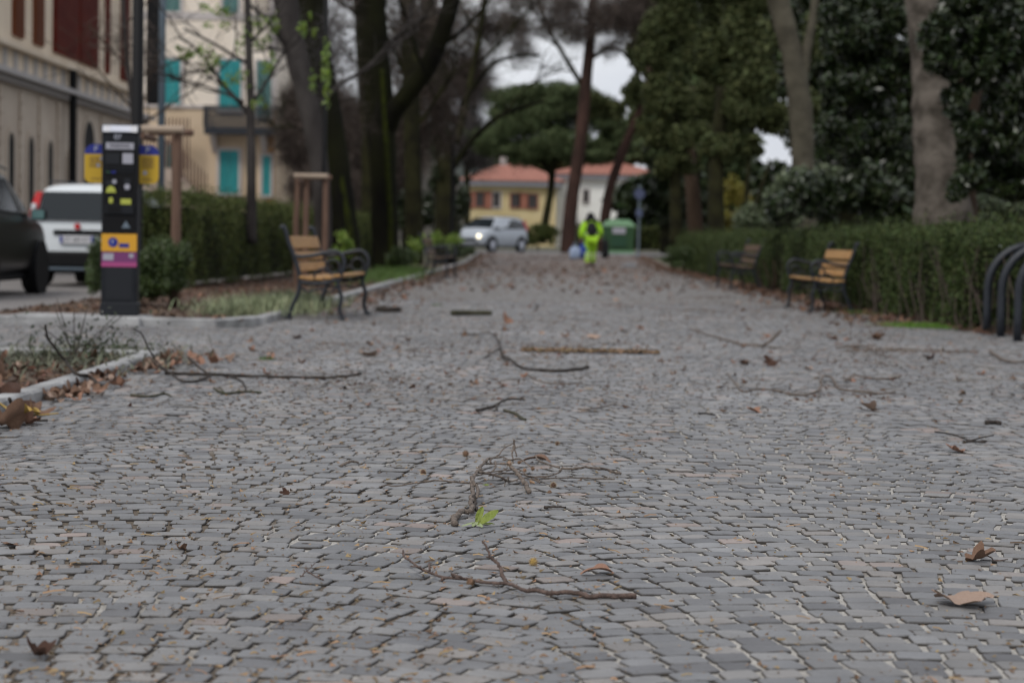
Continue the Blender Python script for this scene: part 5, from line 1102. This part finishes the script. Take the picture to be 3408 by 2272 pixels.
leaf('thin brown leaf scrap left of the forked twig', gl(415, 1262), .03, 'crumple', 'leafb', 2.5, (.3, 0), seed=23)
# big leaves in the left foreground
for k, (x, y, s_, kd, mm, rz, tl, lab) in enumerate(((8, 935, .19, 'crumple', 'leafd', .5, (.9, .3), 'large dark brown leaf standing up at the left edge'), (60, 955, .17, 'lobed', 'leafy', 1.8, (.1, .1), 'yellow brown leaf under the big dark one at left'),
    (55, 975, .13, 'crumple', 'leafo', 2.6, (.2, .1), 'curled orange leaf in front of the pile at the left edge'), (78, 950, .10, 'crumple', 'leafb', .9, (.6, .2), 'brown curled leaf on the end of the near kerb'), (12, 985, .16, 'crumple', 'leafb', 2, (.2, .4), 'brown leaf at the lowest left of the pile'))):
    leaf(lab, gl(x, y), s_, kd, mm, rz, tl, seed=30 + k, curl=.5)
# drift along the near kerb
mats_ = ('leafb', 'leafo', 'leafp', 'leafd', 'leafb', 'leafo')
for k in range(84):
    y = random.uniform(9.3, 12.6); x = KX0 + abs(random.gauss(.02, .10)) + .03
    if k > 60: x = KX0 + random.uniform(.0, .45); y = random.uniform(12.0, 12.9)
    leaf('dry curled leaf in the drift along the near kerb', (x, y, random.uniform(.001, .03)), random.uniform(.045, .085), random.choice(('lobed', 'crumple')), random.choice(mats_), random.uniform(0, 6), (random.gauss(0, .35), random.gauss(0, .35)), 'leaves drifted along the near kerb', seed=40 + k % 6, curl=.5)
for k in range(26):
    leaf('dry brown leaf lying inside the near planting bed', (KX0 - .2 - abs(random.gauss(0, .7)), random.uniform(9.5, 12.2), .025), random.uniform(.07, .13), random.choice(('lobed', 'crumple')), random.choice(mats_), random.uniform(0, 6), (random.gauss(0, .35), random.gauss(0, .35)), 'leaves in the near planting bed', seed=40 + k % 6, curl=.5)
def scatter(n, label, group, fx, sz, seeds):
    for k in range(n):
        x, y, z = fx()
        leaf(label, (x, y, z), random.uniform(*sz), random.choice(('lobed', 'crumple', 'crumple')), random.choice(mats_), random.uniform(0, 6), (random.gauss(0, .3), random.gauss(0, .3)), group, seed=40 + k % 6, curl=.5)
def f1():
    y = random.uniform(10.5, 24); return random.uniform(-2.0, min(4.6, .26 * y)), y, .001
scatter(85, 'small brown leaf lying on the open grey paving', 'leaves scattered on the paving', f1, (.025, .060), 0)
def f2(): y = random.uniform(20, 40); return 4.2 + .016 * (y - 20) - abs(random.gauss(0, .35)), y, .001
scatter(60, 'dry leaf at the foot of the right hedge', 'leaves along the right hedge', f2, (.055, .09), 0)
def f3(): y = random.uniform(17.5, 30); return random.uniform(-4.4, -2.5), y, .04
scatter(40, 'dry leaf on the soil of the far planting bed', 'leaves on the far planting bed', f3, (.05, .09), 0)
def f4(): y = random.uniform(24, 58); return random.uniform(-1.8, 4.2), y, gz(y)
scatter(50, 'distant brown leaf on the far stretch of path', 'leaves on the far path', f4, (.055, .10), 0)
# tiny litter that nobody could count
def bits(name, label, n, pos, size, m):
    C = np.array([pos() for _ in range(n)]); sz = rng.uniform(size[0], size[1], n)[:, None, None]
    T = rng.normal(0, .5, (n, 5, 3)); T[:, :, 2] = np.abs(T[:, :, 2]) * .7; V = (C[:, None, :] + T * sz).reshape(-1, 3)
    b = np.arange(n)[:, None] * 5; fs = [b + np.array([[0, 1, 2]]), b + np.array([[0, 2, 3]]), b + np.array([[1, 2, 4]]), b + np.array([[0, 3, 4]])]
    f = np.stack(fs, 1).reshape(-1, 3); tone = np.repeat(rng.uniform(size=(n, 2)), 4, 0)
    return tag(link(name, np_mesh(name, V, [f], M[m], tone)), label, 'litter', None, 'stuff')
def q1():
    while True:
        y = 3.4 + 21 * random.random() ** 1.5; x = random.uniform(-.3 * y - .3, .3 * y + .3)
        if on_paving(np.array([x]), np.array([y]))[0] and (random.random() < (.95 if x < .1 * y - .2 else .35)): return x, y, .0005
bits('small_litter', 'ochre bud scales and seed bits strewn over the setts', 7500, q1, (.0040, .0125), 'litter')
bits('fine_litter', 'tiny brown crumbs in the joints of the setts', 9000, q1, (.0025, .006), 'litter')
def q2(): y = random.uniform(20, 78); s_ = random.choice((0, 1, 1)); x = (kerbx(y) + abs(random.gauss(0, .3))) if s_ == 0 else (4.2 + .016 * (y - 20) - abs(random.gauss(0, .35))); return x, y, gz(y)
bits('leaf_litter', 'brown leaf litter along both edges of the path', 5200, q2, (.02, .07), 'litterl')
def q3(): y = random.uniform(30, 78); return random.uniform(kerbx(y), 4.4), y, gz(y)
bits('leaf_litter', 'brown leaf litter spread over the far path', 2600, q3, (.025, .075), 'litterl')
def q4():
    if random.random() < .5: return random.uniform(-4.8, -2.3), random.uniform(17.4, 34), .036
    y = random.uniform(18, 50); return random.uniform(4.3, 5.0) + .016 * (y - 20), y, .01
bits('bed_litter', 'brown leaf litter on the planting beds', 5200, q4, (.02, .06), 'litterl')
DR = [(random.uniform(-2, 4.0), random.uniform(9.5, 30), random.uniform(.15, .6)) for _ in range(34)]
def q6():
    if random.random() < .5: c = random.choice(DR); return c[0] + random.gauss(0, c[2]), c[1] + random.gauss(0, c[2] * .8), .001
    y = random.uniform(9, 30); return random.uniform(-2.1, min(4.2, .27 * y)), y, .001
bits('mid_litter', 'brown leaf fragments and husks strewn across the middle paving', 4600, q6, (.008, .026), 'litterl')
def strokes(name, label, n, pos, ln, m):
    mb_v = []; C = np.array([pos() for _ in range(n)]); a = rng.uniform(0, PI, n); L_ = rng.uniform(ln[0], ln[1], n)[:, None]; d = np.stack([np.cos(a), np.sin(a), rng.uniform(0, .12, n)], 1); s_ = np.stack([-np.sin(a), np.cos(a), np.zeros(n)], 1); r = rng.uniform(.0009, .0022, n)[:, None]; mid = C + d * L_ * .5 + s_ * L_ * rng.normal(0, .08, n)[:, None]; mid[:, 2] += .002
    V = []
    for P in (C, mid, C + d * L_): V += [P + s_ * r, P - s_ * r, P + np.array([0, 0, 1]) * r * 1.6]
    V = np.stack(V, 1).reshape(-1, 3); b = np.arange(n)[:, None] * 9; f = []
    for g in (0, 3):
        for i, j in ((0, 1), (1, 2), (2, 0)): f.append(b + np.array([[g + i, g + j, g + 3 + j, g + 3 + i]]))
    f = np.stack(f, 1).reshape(-1, 4); return tag(link(name, np_mesh(name, V, [f], M[m], np.repeat(rng.uniform(size=(n, 2)), 6, 0))), label, 'litter', None, 'stuff')
strokes('twig_litter', 'thin broken twiglets and needles strewn on the paving', 800, q6, (.06, .26), 'stem')
strokes('needle_litter', 'fine brown needles and stalks lying on the near setts', 700, q1, (.012, .05), 'litter')
def q7(): return KX0 - .12 - abs(random.gauss(0, 1.1)), random.uniform(8.2, 12.3), .022
bits('bed_litter', 'brown leaf scraps covering the soil of the near bed', 2600, q7, (.012, .04), 'litterl')
# drain line filled with catkins
a = G(1738, 1172); b = G(2186, 1172); yD = (a.y + b.y) / 2
t = thing('drain_channel', 'narrow slot drain across the path filled with ochre catkins', 'drain', ((a.x + b.x) / 2, yD, 0))
Ld = b.x - a.x; mb = MB().bbox(-Ld / 2, Ld / 2, -.14, -.115, -.01, .006).bbox(-Ld / 2, Ld / 2, .115, .14, -.01, .006)
for k in range(38): x = -Ld / 2 + Ld * (k + .5) / 38; mb.bbox(x - .008, x + .008, -.115, .115, -.008, .003)
mb.build('grate', M['metal_dark'], t)
nn_ = 1500; C = np.stack([rng.uniform(-Ld / 2, Ld / 2, nn_), rng.normal(0, .05, nn_), rng.uniform(.0, .012, nn_)], 1)
T = rng.normal(0, .012, (nn_, 3, 3)); V = (C[:, None, :] + T).reshape(-1, 3); V[:, 2] = np.abs(V[:, 2])
tag(link('catkins', np_mesh('catkins', V, [np.arange(nn_ * 3).reshape(-1, 3)], M['litter'], rng.uniform(size=(nn_, 2))), t), kind='stuff')
# ================================================================== fallen twigs
def crop(ox, oy, s): return lambda x, y, h=.004: G(ox + x / s, oy + y / s, h)
TA = crop(1220, 1440, 2.6133); KR = 1.45; TB = crop(1300, 760, 2.352); TC = crop(2250, 700, 2.031); TD = crop(0, 1040, 1.8968)
def strand(mb, pts, r0, r1, nodes=True, sub=5, n=7):
    P = smoothpts(pts, sub); m_ = len(P); rr = []
    for i in range(m_):
        r = r0 + (r1 - r0) * i / (m_ - 1)
        if nodes and random.random() < .14: r *= random.uniform(1.1, 1.28)
        rr.append(r)
    for i in range(1, m_ - 1): P[i] = P[i] + Vector((random.gauss(0, r0 * .25), random.gauss(0, r0 * .25), random.gauss(0, r0 * .15)))
    P = [Vector((p.x, p.y, max(p.z, rr[i] * .9))) for i, p in enumerate(P)]
    mb.tube(P, rr, n); return P
def bud(mb, p, d, l=.012, r=.0025):
    p = Vector(p); d = Vector(d).normalized(); mb.tube([p, p + d * l * .5, p + d * l], [r * .8, r, r * .3], 6)
def twig(name, label, strands, m='twig', buds=0, extra=None, cat='twig'):
    o = strands[0][0][0].copy(); o.z = 0; mb = MB(o)
    for pts, r0, r1 in strands:
        P = strand(mb, pts, r0 * KR, r1 * KR)
        for _ in range(int(buds * len(P))):
            i = random.randint(1, len(P) - 2); tdir = (P[i + 1] - P[i]).normalized(); sd = Vector((random.gauss(0, 1), random.gauss(0, 1), abs(random.gauss(0, .8)))) ; bud(mb, P[i], sd.normalized() * .8 + tdir * .5, random.uniform(.004, .011), max(.0012, min(r0, r1) * .8))
    ob = mb.build(name, M[m], None, True, o); tag(ob, label, cat); return ob
# forked twig nearest the camera
f1_ = [TA(318, 1022, .035), TA(322, 1070, .03), TA(400, 1128, .024), TA(475, 1182, .018), TA(560, 1218, .014), TA(670, 1255, .012), TA(760, 1262, .012), TA(880, 1272, .010), TA(1000, 1295, .01), TA(1120, 1305, .011), TA(1220, 1307, .012), TA(1300, 1335, .011), TA(1390, 1372, .009), TA(1470, 1366, .01), TA(1560, 1388, .01), TA(1640, 1392, .01), TA(1720, 1382, .011), TA(1800, 1390, .010), TA(1870, 1397, .009), TA(1940, 1424, .006), TA(2050, 1412, .007), TA(2150, 1418, .006), TA(2250, 1416, .006), TA(2345, 1418, .006)]
f2_ = [TA(1216, 1300, .012), TA(1185, 1235, .024), TA(1155, 1152, .042), TA(1085, 1085, .058), TA(1050, 1020, .073), TA(1008, 938, .092)]
mbk = [(f1_, .0016, .0046), (f2_, .0036, .0015), ([TA(475, 1182, .018), TA(445, 1165, .03), TA(390, 1160, .02)], .002, .0012), ([TA(545, 1215, .014), TA(548, 1165, .026), TA(545, 1130, .03)], .0022, .0014), ([TA(680, 1258, .012), TA(655, 1283, .004)], .003, .002), ([TA(760, 1262, .012), TA(745, 1225, .022)], .003, .0018), ([TA(880, 1272, .01), TA(800, 1248, .02), TA(755, 1225, .024)], .0025, .0015), ([TA(1085, 1085, .058), TA(1040, 1078, .06)], .0018, .0012)]
twig('forked_twig', 'long forked budding twig nearest the camera, lying across the paving', mbk, 'twigr', .35)
# tangle
S = [([TA(775, 800, .006), TA(768, 752, .010), TA(792, 715, .012), TA(835, 678, .014), TA(905, 678, .012), TA(916, 600, .02), TA(925, 500, .03), TA(915, 430, .042), TA(935, 380, .05), TA(975, 320, .056), TA(1020, 262, .062), TA(1076, 220, .066)], .0062, .0030),
     ([TA(975, 342, .052), TA(1050, 352, .045), TA(1150, 376, .034), TA(1215, 410, .018), TA(1235, 385, .012)], .0032, .0022), ([TA(1215, 405, .018), TA(1200, 462, .003)], .002, .001),
     ([TA(915, 385, .052), TA(928, 435, .045), TA(965, 475, .034), TA(955, 560, .024)], .0040, .0032),
     ([TA(905, 436, .034), TA(780, 428, .036), TA(620, 412, .04), TA(450, 432, .03), TA(250, 462, .012), TA(180, 455, .008), TA(110, 468, .004)], .0020, .0013), ([TA(600, 412, .038), TA(540, 425, .03), TA(440, 440, .024)], .0016, .001),
     ([TA(1470, 188, .055), TA(1490, 235, .05), TA(1560, 266, .044), TA(1680, 303, .034)], .0018, .0024), ([TA(1430, 295, .04), TA(1330, 225, .06), TA(1245, 235, .06), TA(1180, 210, .064), TA(1076, 222, .066)], .0016, .0020),
     ([TA(1680, 335, .02), TA(1702, 310, .028), TA(1770, 313, .03), TA(1850, 305, .032), TA(1905, 298, .032), TA(2000, 308, .026), TA(2090, 318, .02), TA(2150, 345, .010), TA(2212, 352, .006)], .0030, .0030),
     ([TA(1300, 330, .04), TA(1370, 365, .028), TA(1450, 382, .02), TA(1600, 392, .014), TA(1800, 390, .01), TA(2000, 398, .006), TA(2158, 399, .004)], .0016, .0015),
     ([TA(1100, 216, .062), TA(1150, 190, .072), TA(1200, 130, .092), TA(1278, 90, .104)], .0017, .0012), ([TA(1280, 62, .115), TA(1288, 125, .09), TA(1305, 205, .062)], .0024, .0016), ([TA(1280, 108, .10), TA(1268, 180, .075), TA(1276, 262, .05)], .002, .0016), ([TA(1290, 130, .088), TA(1365, 108, .08)], .0012, .0008),
     ([TA(1040, 272, .055), TA(1120, 268, .052), TA(1200, 272, .05), TA(1250, 258, .05)], .0018, .0014), ([TA(1118, 250, .055), TA(1122, 300, .045), TA(1090, 335, .035)], .0024, .0018), ([TA(1078, 230, .064), TA(1080, 268, .056)], .0024, .002),
     ([TA(960, 372, .045), TA(1040, 345, .045), TA(1120, 335, .04), TA(1230, 322, .04), TA(1330, 318, .035), TA(1400, 372, .022), TA(1480, 398, .012), TA(1505, 436, .004)], .0016, .0015), ([TA(1060, 372, .035), TA(1160, 345, .035), TA(1260, 350, .03), TA(1350, 330, .03)], .0014, .0012),
     ([TA(1230, 432, .006), TA(1300, 410, .012), TA(1340, 395, .014), TA(1500, 380, .016), TA(1600, 372, .018), TA(1680, 340, .02)], .0014, .0018), ([TA(1100, 395, .006), TA(1110, 360, .02), TA(1180, 330, .034), TA(1230, 300, .042)], .0015, .0013), ([TA(1430, 390, .018), TA(1470, 415, .008), TA(1500, 432, .004)], .0013, .0009),
     ([TA(960, 440, .036), TA(1010, 440, .03)], .0015, .001)]
twig('tangled_twig', 'tangled grey twig with seed balls in the centre of the paving', S, 'twig', .18)
twig('broken_twig', 'short thick broken twig slanting down at the right of the tangle', [([TA(1415, 518, .006), TA(1392, 470, .012), TA(1340, 390, .03), TA(1288, 322, .045), TA(1252, 298, .05)], .0052, .0038)], 'twig', .1)
twig('dark_twig', 'short black twig leaning against the grey tangle stem', [([TA(930, 560, .026), TA(940, 610, .014), TA(958, 672, .004)], .0050, .0030)], 'twigd', .3)
def ball(label, p, r, m):
    p = Vector(p); o = MB().lathe((0, 0, 0), [(r * .3, -r), (r * .8, -r * .6), (r, 0), (r * .8, r * .6), (r * .3, r)], 12); t = thing('seed_ball', label, 'seed ball', p); o.build('core', M[m], t, True)
    n = 500; d = rng.normal(size=(n, 3)); d /= np.linalg.norm(d, axis=1)[:, None]; leaf_cloud(d * r * .9, r * .6, .12, 'fuzz', M['f_seed' if m != 'leafb' else 'litter'], t, None, tri=True, dirs=d.copy())
M['f_seed'] = mat('seed_fuzz', (.42, .33, .22), .9, tone=.3)
ball('pale fluffy seed ball on top of the twig tangle', TA(1241, 266, .05), .0080, 'leafp')
ball('brown seed ball left of the arched leaf in the tangle', TA(1326, 256, .045), .005, 'leafb'); ball('tan seed ball low in the right of the tangle', TA(1375, 325, .022), .006, 'leafo'); ball('brown seed ball at the right end of the tangle', TA(1445, 310, .022), .006, 'leafb')
ball('ochre seed ball on the setts above the salmon leaf', TA(1450, 1122, .007), .0095, 'leafy')
for k, (x, y, r, mm, lab) in enumerate(((862, 180, .010, 'leafb', 'brown seed ball beyond the tangle on its left'), (492, 342, .009, 'leafd', 'dark seed ball on the setts left of the tangle'), (1625, 455, .009, 'leafd', 'dark red seed ball right of the broken twig'), (1592, 518, .006, 'leafb', 'small brown seed ball right of the broken twig foot'), (1660, 92, .008, 'leafd', 'dark green seed ball beyond the right part of the tangle'), (905, 1300, .008, 'leafb', 'brown seed ball under the forked twig'))):
    ball(lab, TA(x, y, r * .7), r, mm)
# green sprout
def vein_leaf(mb, base, tip, wd, up, droop=.0):
    base = Vector(base); tip = Vector(tip); d = tip - base; L_ = d.length; d.normalize(); s = d.cross(Vector(up)).normalized(); nrm = s.cross(d).normalized(); nu, nv = 12, 6; v = []; f = []
    for i in range(nu + 1):
        u = i / nu; w_ = wd * (math.sin(PI * min(1, u ** .85 * 1.0)) ** .8 * (.55 + .75 * u) if 0 < u < 1 else .02)
        if u > .9: w_ *= 1.15
        for j in range(nv + 1):
            t_ = j / nv * 2 - 1; e = 1 + .05 * (i % 2) * abs(t_)
            p = base + d * L_ * u + s * t_ * w_ / 2 * e + nrm * (.10 * wd * abs(t_) + .05 * wd * math.sin(u * 22 + abs(t_) * 3) * (abs(t_) > .1) - droop * u * u * L_)
            v.append(p)
    for i in range(nu):
        for j in range(nv): q = i * (nv + 1) + j; f.append((q, q + 1, q + nv + 2, q + nv + 1))
    mb.add(v, f)
B0 = TA(962, 800, .006); t = thing('green_sprout', 'fresh bright green sprout of leaves at the foot of the grey tangle', 'leaf sprig', (B0.x, B0.y, 0)); oo = (B0.x, B0.y, 0)
for tip, wd, up in ((TA(1010, 640, .052), .021, (.3, -1, .35)), (TA(1148, 672, .046), .028, (-.25, -1, .8)), (TA(1118, 792, .008), .016, (0, -.3, 1))):
    mb = MB(oo); vein_leaf(mb, TA(945, 790, .008) if wd < .022 else TA(965, 800, .008), tip, wd, up); mb.build('leaf', M['green'], t, True)
for tip, wd, up in ((TA(822, 814, .003), .010, (0, -.3, 1)), (TA(1010, 822, .004), .014, (0, -.6, 1)), (TA(920, 815, .003), .012, (0, -.6, 1))):
    mb = MB(oo); vein_leaf(mb, TA(945, 775, .014), tip, wd, up); mb.build('pale_leaf', M['greenp'], t, True)
MB(oo).tube(smoothpts([TA(930, 812, .003), TA(955, 795, .006), TA(965, 770, .010)]), .0018, 6).build('stalk', M['greenp'], t, True)
mb = MB(); q = TA(1035, 450, .01); mb.o = Vector((q.x, q.y, 0)); vein_leaf(mb, TA(1005, 452, .01), TA(1068, 452, .01), .010, (0, -.5, 1)); tag(mb.build('green_leaf', M['green'], None, True, (q.x, q.y, 0)), 'small green leaf right of the grey tangle stem', 'leaf')
# other twigs
KR = 1.15
twig('curved_twig', 'dark curved branch with a brown leaf below the drain line', [([TB(1545, 1090), TB(1480, 1106), TB(1320, 1120), TB(1180, 1113), TB(1070, 1108), TB(1010, 1085), TB(960, 1040, .02), TB(900, 1005, .03), TB(862, 960, .04), TB(855, 900, .05), TB(820, 850, .04), TB(770, 815, .03), TB(650, 830, .02), TB(540, 822, .01)], .010, .004), ([TB(856, 940, .04), TB(790, 975, .02), TB(728, 1020, .004)], .006, .004), ([TB(865, 1000, .03), TB(920, 1040, .01)], .008, .004), ([TB(855, 900, .05), TB(885, 760, .08)], .003, .002)], 'twigd', .2, cat='branch')
twig('thin_twig', 'thin pale twig just under the dark curved branch', [([TB(1060, 1140), TB(1120, 1175), TB(1180, 1200), TB(1320, 1214), TB(1500, 1210)], .004, .003), ([TB(1320, 1205), TB(1340, 1150, .03)], .003, .002), ([TB(870, 1190), TB(960, 1185), TB(1050, 1180)], .003, .002)], 'twig', .1)
twig('small_branch', 'bent knobbly twig midway between curved branch and tangle', [([TB(675, 1428), TB(760, 1405), TB(830, 1380, .01), TB(870, 1350, .02), TB(950, 1332, .02), TB(1050, 1342, .01)], .006, .004), ([TB(830, 1382, .01), TB(832, 1420)], .005, .003)], 'twigd', .4)
twig('small_branch', 'short mossy twig slanting right beside the bent knobbly one', [([TB(888, 1425), TB(970, 1450), TB(1005, 1475), TB(1052, 1502)], .006, .006)], 'twigm', .3)
twig('thin_twig', 'faint thin twig right of the knobbly ones', [([TB(1468, 1410), TB(1520, 1416), TB(1640, 1400), TB(1700, 1385), TB(1775, 1362, .02)], .0035, .002)], 'twig', .3)
twig('mossy_stick', 'thick straight mossy stick lying on the far paving', [([TB(485, 668, .02), TB(600, 664, .02), TB(790, 668, .02)], .028, .022)], 'twigm', 0, cat='stick')
twig('bark_piece', 'short dark stick by the kerb in front of the near left bench', [([dg(868, 711, .02), dg(890, 713, .02), dg(915, 712, .02)], .03, .028)], 'twigd', 0, cat='stick')
twig('fallen_branch', 'long thin branch with an upturned end before the near right bench', [([TC(90, 800), TC(200, 838), TC(350, 880), TC(450, 910), TC(560, 916), TC(600, 905, .03), TC(640, 880, .06), TC(712, 812, .14)], .006, .010), ([TC(450, 912), TC(640, 922), TC(840, 932)], .004, .003), ([TC(740, 915), TC(800, 880, .03), TC(870, 870, .02)], .003, .002), ([TC(780, 915), TC(840, 890, .04), (TC(880, 850, .06))], .003, .002)], 'twig', .2, cat='branch')
twig('fallen_branch', 'wavy thin branch in the centre of the right paving', [([TC(350, 1100), TC(400, 1170), TC(450, 1225), TC(550, 1206), TC(650, 1215), TC(760, 1240), TC(860, 1250), TC(920, 1236), TC(968, 1210, .01), TC(985, 1170, .03)], .0035, .006), ([TC(968, 1212, .01), TC(960, 1280)], .003, .002)], 'twig', .2, cat='branch')
twig('fallen_branch', 'twisted grey branch right of the wavy one', [([TC(975, 1160, .03), TC(1000, 1120, .03), TC(1050, 1130, .02), TC(1090, 1190, .01), TC(1130, 1215), TC(1280, 1226), TC(1380, 1240), TC(1480, 1228)], .006, .005), ([TC(1000, 1122, .03), TC(960, 1095, .05), TC(1050, 1075, .05)], .003, .002)], 'twig', .3, cat='branch')
twig('fallen_branch', 'branch with side twigs behind the twisted grey one', [([TC(1140, 1150, .01), TC(1200, 1115, .02), TC(1300, 1132), TC(1400, 1140), TC(1480, 1132), TC(1522, 1116, .02)], .004, .006), ([TC(1160, 1150), TC(1210, 1095, .05)], .004, .003), ([TC(1130, 1130), TC(1150, 1080, .04)], .003, .002)], 'twig', .3, cat='branch')
twig('fallen_branch', 'pale looping branch beyond the side twigs at right', [([TC(1080, 930), TC(1160, 920, .02), TC(1260, 912, .03), TC(1350, 950, .02), TC(1430, 992)], .006, .004), ([TC(1430, 992), TC(1460, 960, .03)], .004, .002), ([TC(1150, 950), TC(1280, 940), TC(1380, 985)], .003, .002)], 'twig', .2, cat='branch')
twig('fallen_branch', 'curved branch at the right edge near the bike racks', [([TC(2125, 955, .02), TC(2160, 985), TC(2200, 1010), TC(2290, 1030), TC(2380, 1022)], .012, .007)], 'twig', .1, cat='branch')
twig('fallen_branch', 'faint twig left of the branch near the bike racks', [([TC(1805, 930, .03), TC(1815, 950), TC(1920, 955), TC(2050, 945)], .006, .003)], 'twig', .1, cat='branch')
twig('dark_stick', 'small dark stick at the far right of the middle paving', [([TC(2090, 1436, .006), TC(2150, 1434, .006), TC(2200, 1440, .006)], .009, .008)], 'twigd', .2, cat='stick')
twig('dark_twig', 'thin black twig on the setts right of the green sprout', [([TA(1548, 648, .004), TA(1620, 646, .006), TA(1732, 646, .004)], .0035, .002)], 'twigd', .2)
twig('dark_twig', 'thin black twig among seeds in the middle right paving', [([TC(150, 1372), TC(200, 1370), TC(262, 1380)], .004, .003)], 'twigd', .3)
twig('fallen_branch', 'long branch with side shoots lying from near kerb to path centre', [([TD(2280, 383, .02), TD(2150, 405, .01), TD(1900, 413), TD(1700, 408), TD(1500, 396, .01), TD(1330, 390, .02), TD(1200, 386, .02), TD(1040, 382, .02)], .006, .009), ([TD(1330, 398, .02), TD(1240, 435), TD(1160, 437), TD(1080, 388, .03), TD(990, 310, .08), TD(935, 225, .16), TD(900, 140, .24), TD(840, 100, .28)], .007, .003), ([TD(1320, 388, .02), TD(1250, 340, .05), TD(1185, 280, .10)], .006, .005), ([TD(1440, 396, .01), TD(1520, 430), TD(1548, 470), TD(1552, 503)], .005, .004), ([TD(1080, 388, .03), TD(1000, 340, .07), TD(940, 280, .12)], .005, .003)], 'twigd', .2, cat='branch')
twig('fallen_branch', 'mossy twig below the long branch on the left', [([TD(1350, 480), TD(1400, 508), TD(1440, 512), TD(1550, 500), TD(1650, 506)], .006, .005), ([TD(1420, 508), TD(1390, 470, .02)], .004, .002)], 'twigm', .3, cat='branch')
twig('fallen_branch', 'short mossy twig close to the leaf drift', [([TD(825, 525), TD(900, 530), TD(960, 530), TD(1040, 512), TD(1080, 530)], .007, .004)], 'twigm', .3, cat='branch')
twig('leaning_branch', 'dark stem leaning across the near bed and its kerb', [([TD(285, 80, .34), TD(300, 150, .26), TD(340, 215, .2), TD(400, 290, .12), TD(480, 385, .07), TD(560, 400, .05), TD(640, 470, .01)], .004, .009), ([TD(400, 290, .12), TD(460, 280, .16)], .004, .002), ([TD(340, 215, .2), TD(280, 140, .3)], .004, .002)], 'twigd', .2, cat='branch')
twig('leaning_branch', 'black stem crossing the large leaves at the left edge', [([TD(60, 545, .10), TD(90, 600, .05), TD(140, 650, .02), TD(220, 682), TD(300, 680)], .007, .004)], 'twigd', .1, cat='branch')
# small forked and short twigs near the camera, from crops of the photo
KR = 1.2; TE = crop(0, 1400, 1.7983); TG = crop(2200, 1400, 1.798)
twig('small_twig', 'tiny three pronged twig between seed clump and forked twig', [([TE(1800, 935), TE(1835, 900, .01), TE(1880, 925, .006), TE(1935, 950)], .0012, .0014), ([TE(1835, 900, .01), TE(1832, 865, .02)], .001, .0006), ([TE(1835, 900, .01), TE(1885, 850, .01)], .001, .0008)], 'twigr', .2)
twig('small_twig', 'short curved twig left of and beyond the tangle', [([TE(2040, 272), TE(2070, 252, .01), TE(2110, 242, .012), TE(2145, 250)], .005, .003)], 'twig', .2)
twig('small_twig', 'bunch of thin twigs beside the curled leaf at far right', [([TG(1640, 65, .04), TG(1740, 80, .02), TG(1850, 118), TG(1940, 130)], .003, .002), ([TG(1850, 118), TG(1920, 100, .03), TG(1990, 85, .04)], .003, .002), ([TG(1810, 125), TG(1950, 122)], .004, .003)], 'twigd', .2)
twig('leaf_stalk', 'long red stalk of the curled leaf at the right', [([TG(1920, 800, .02), TG(1975, 815, .01), TG(1995, 835), TG(2075, 828, .006)], .0014, .0012)], 'twigr', 0)
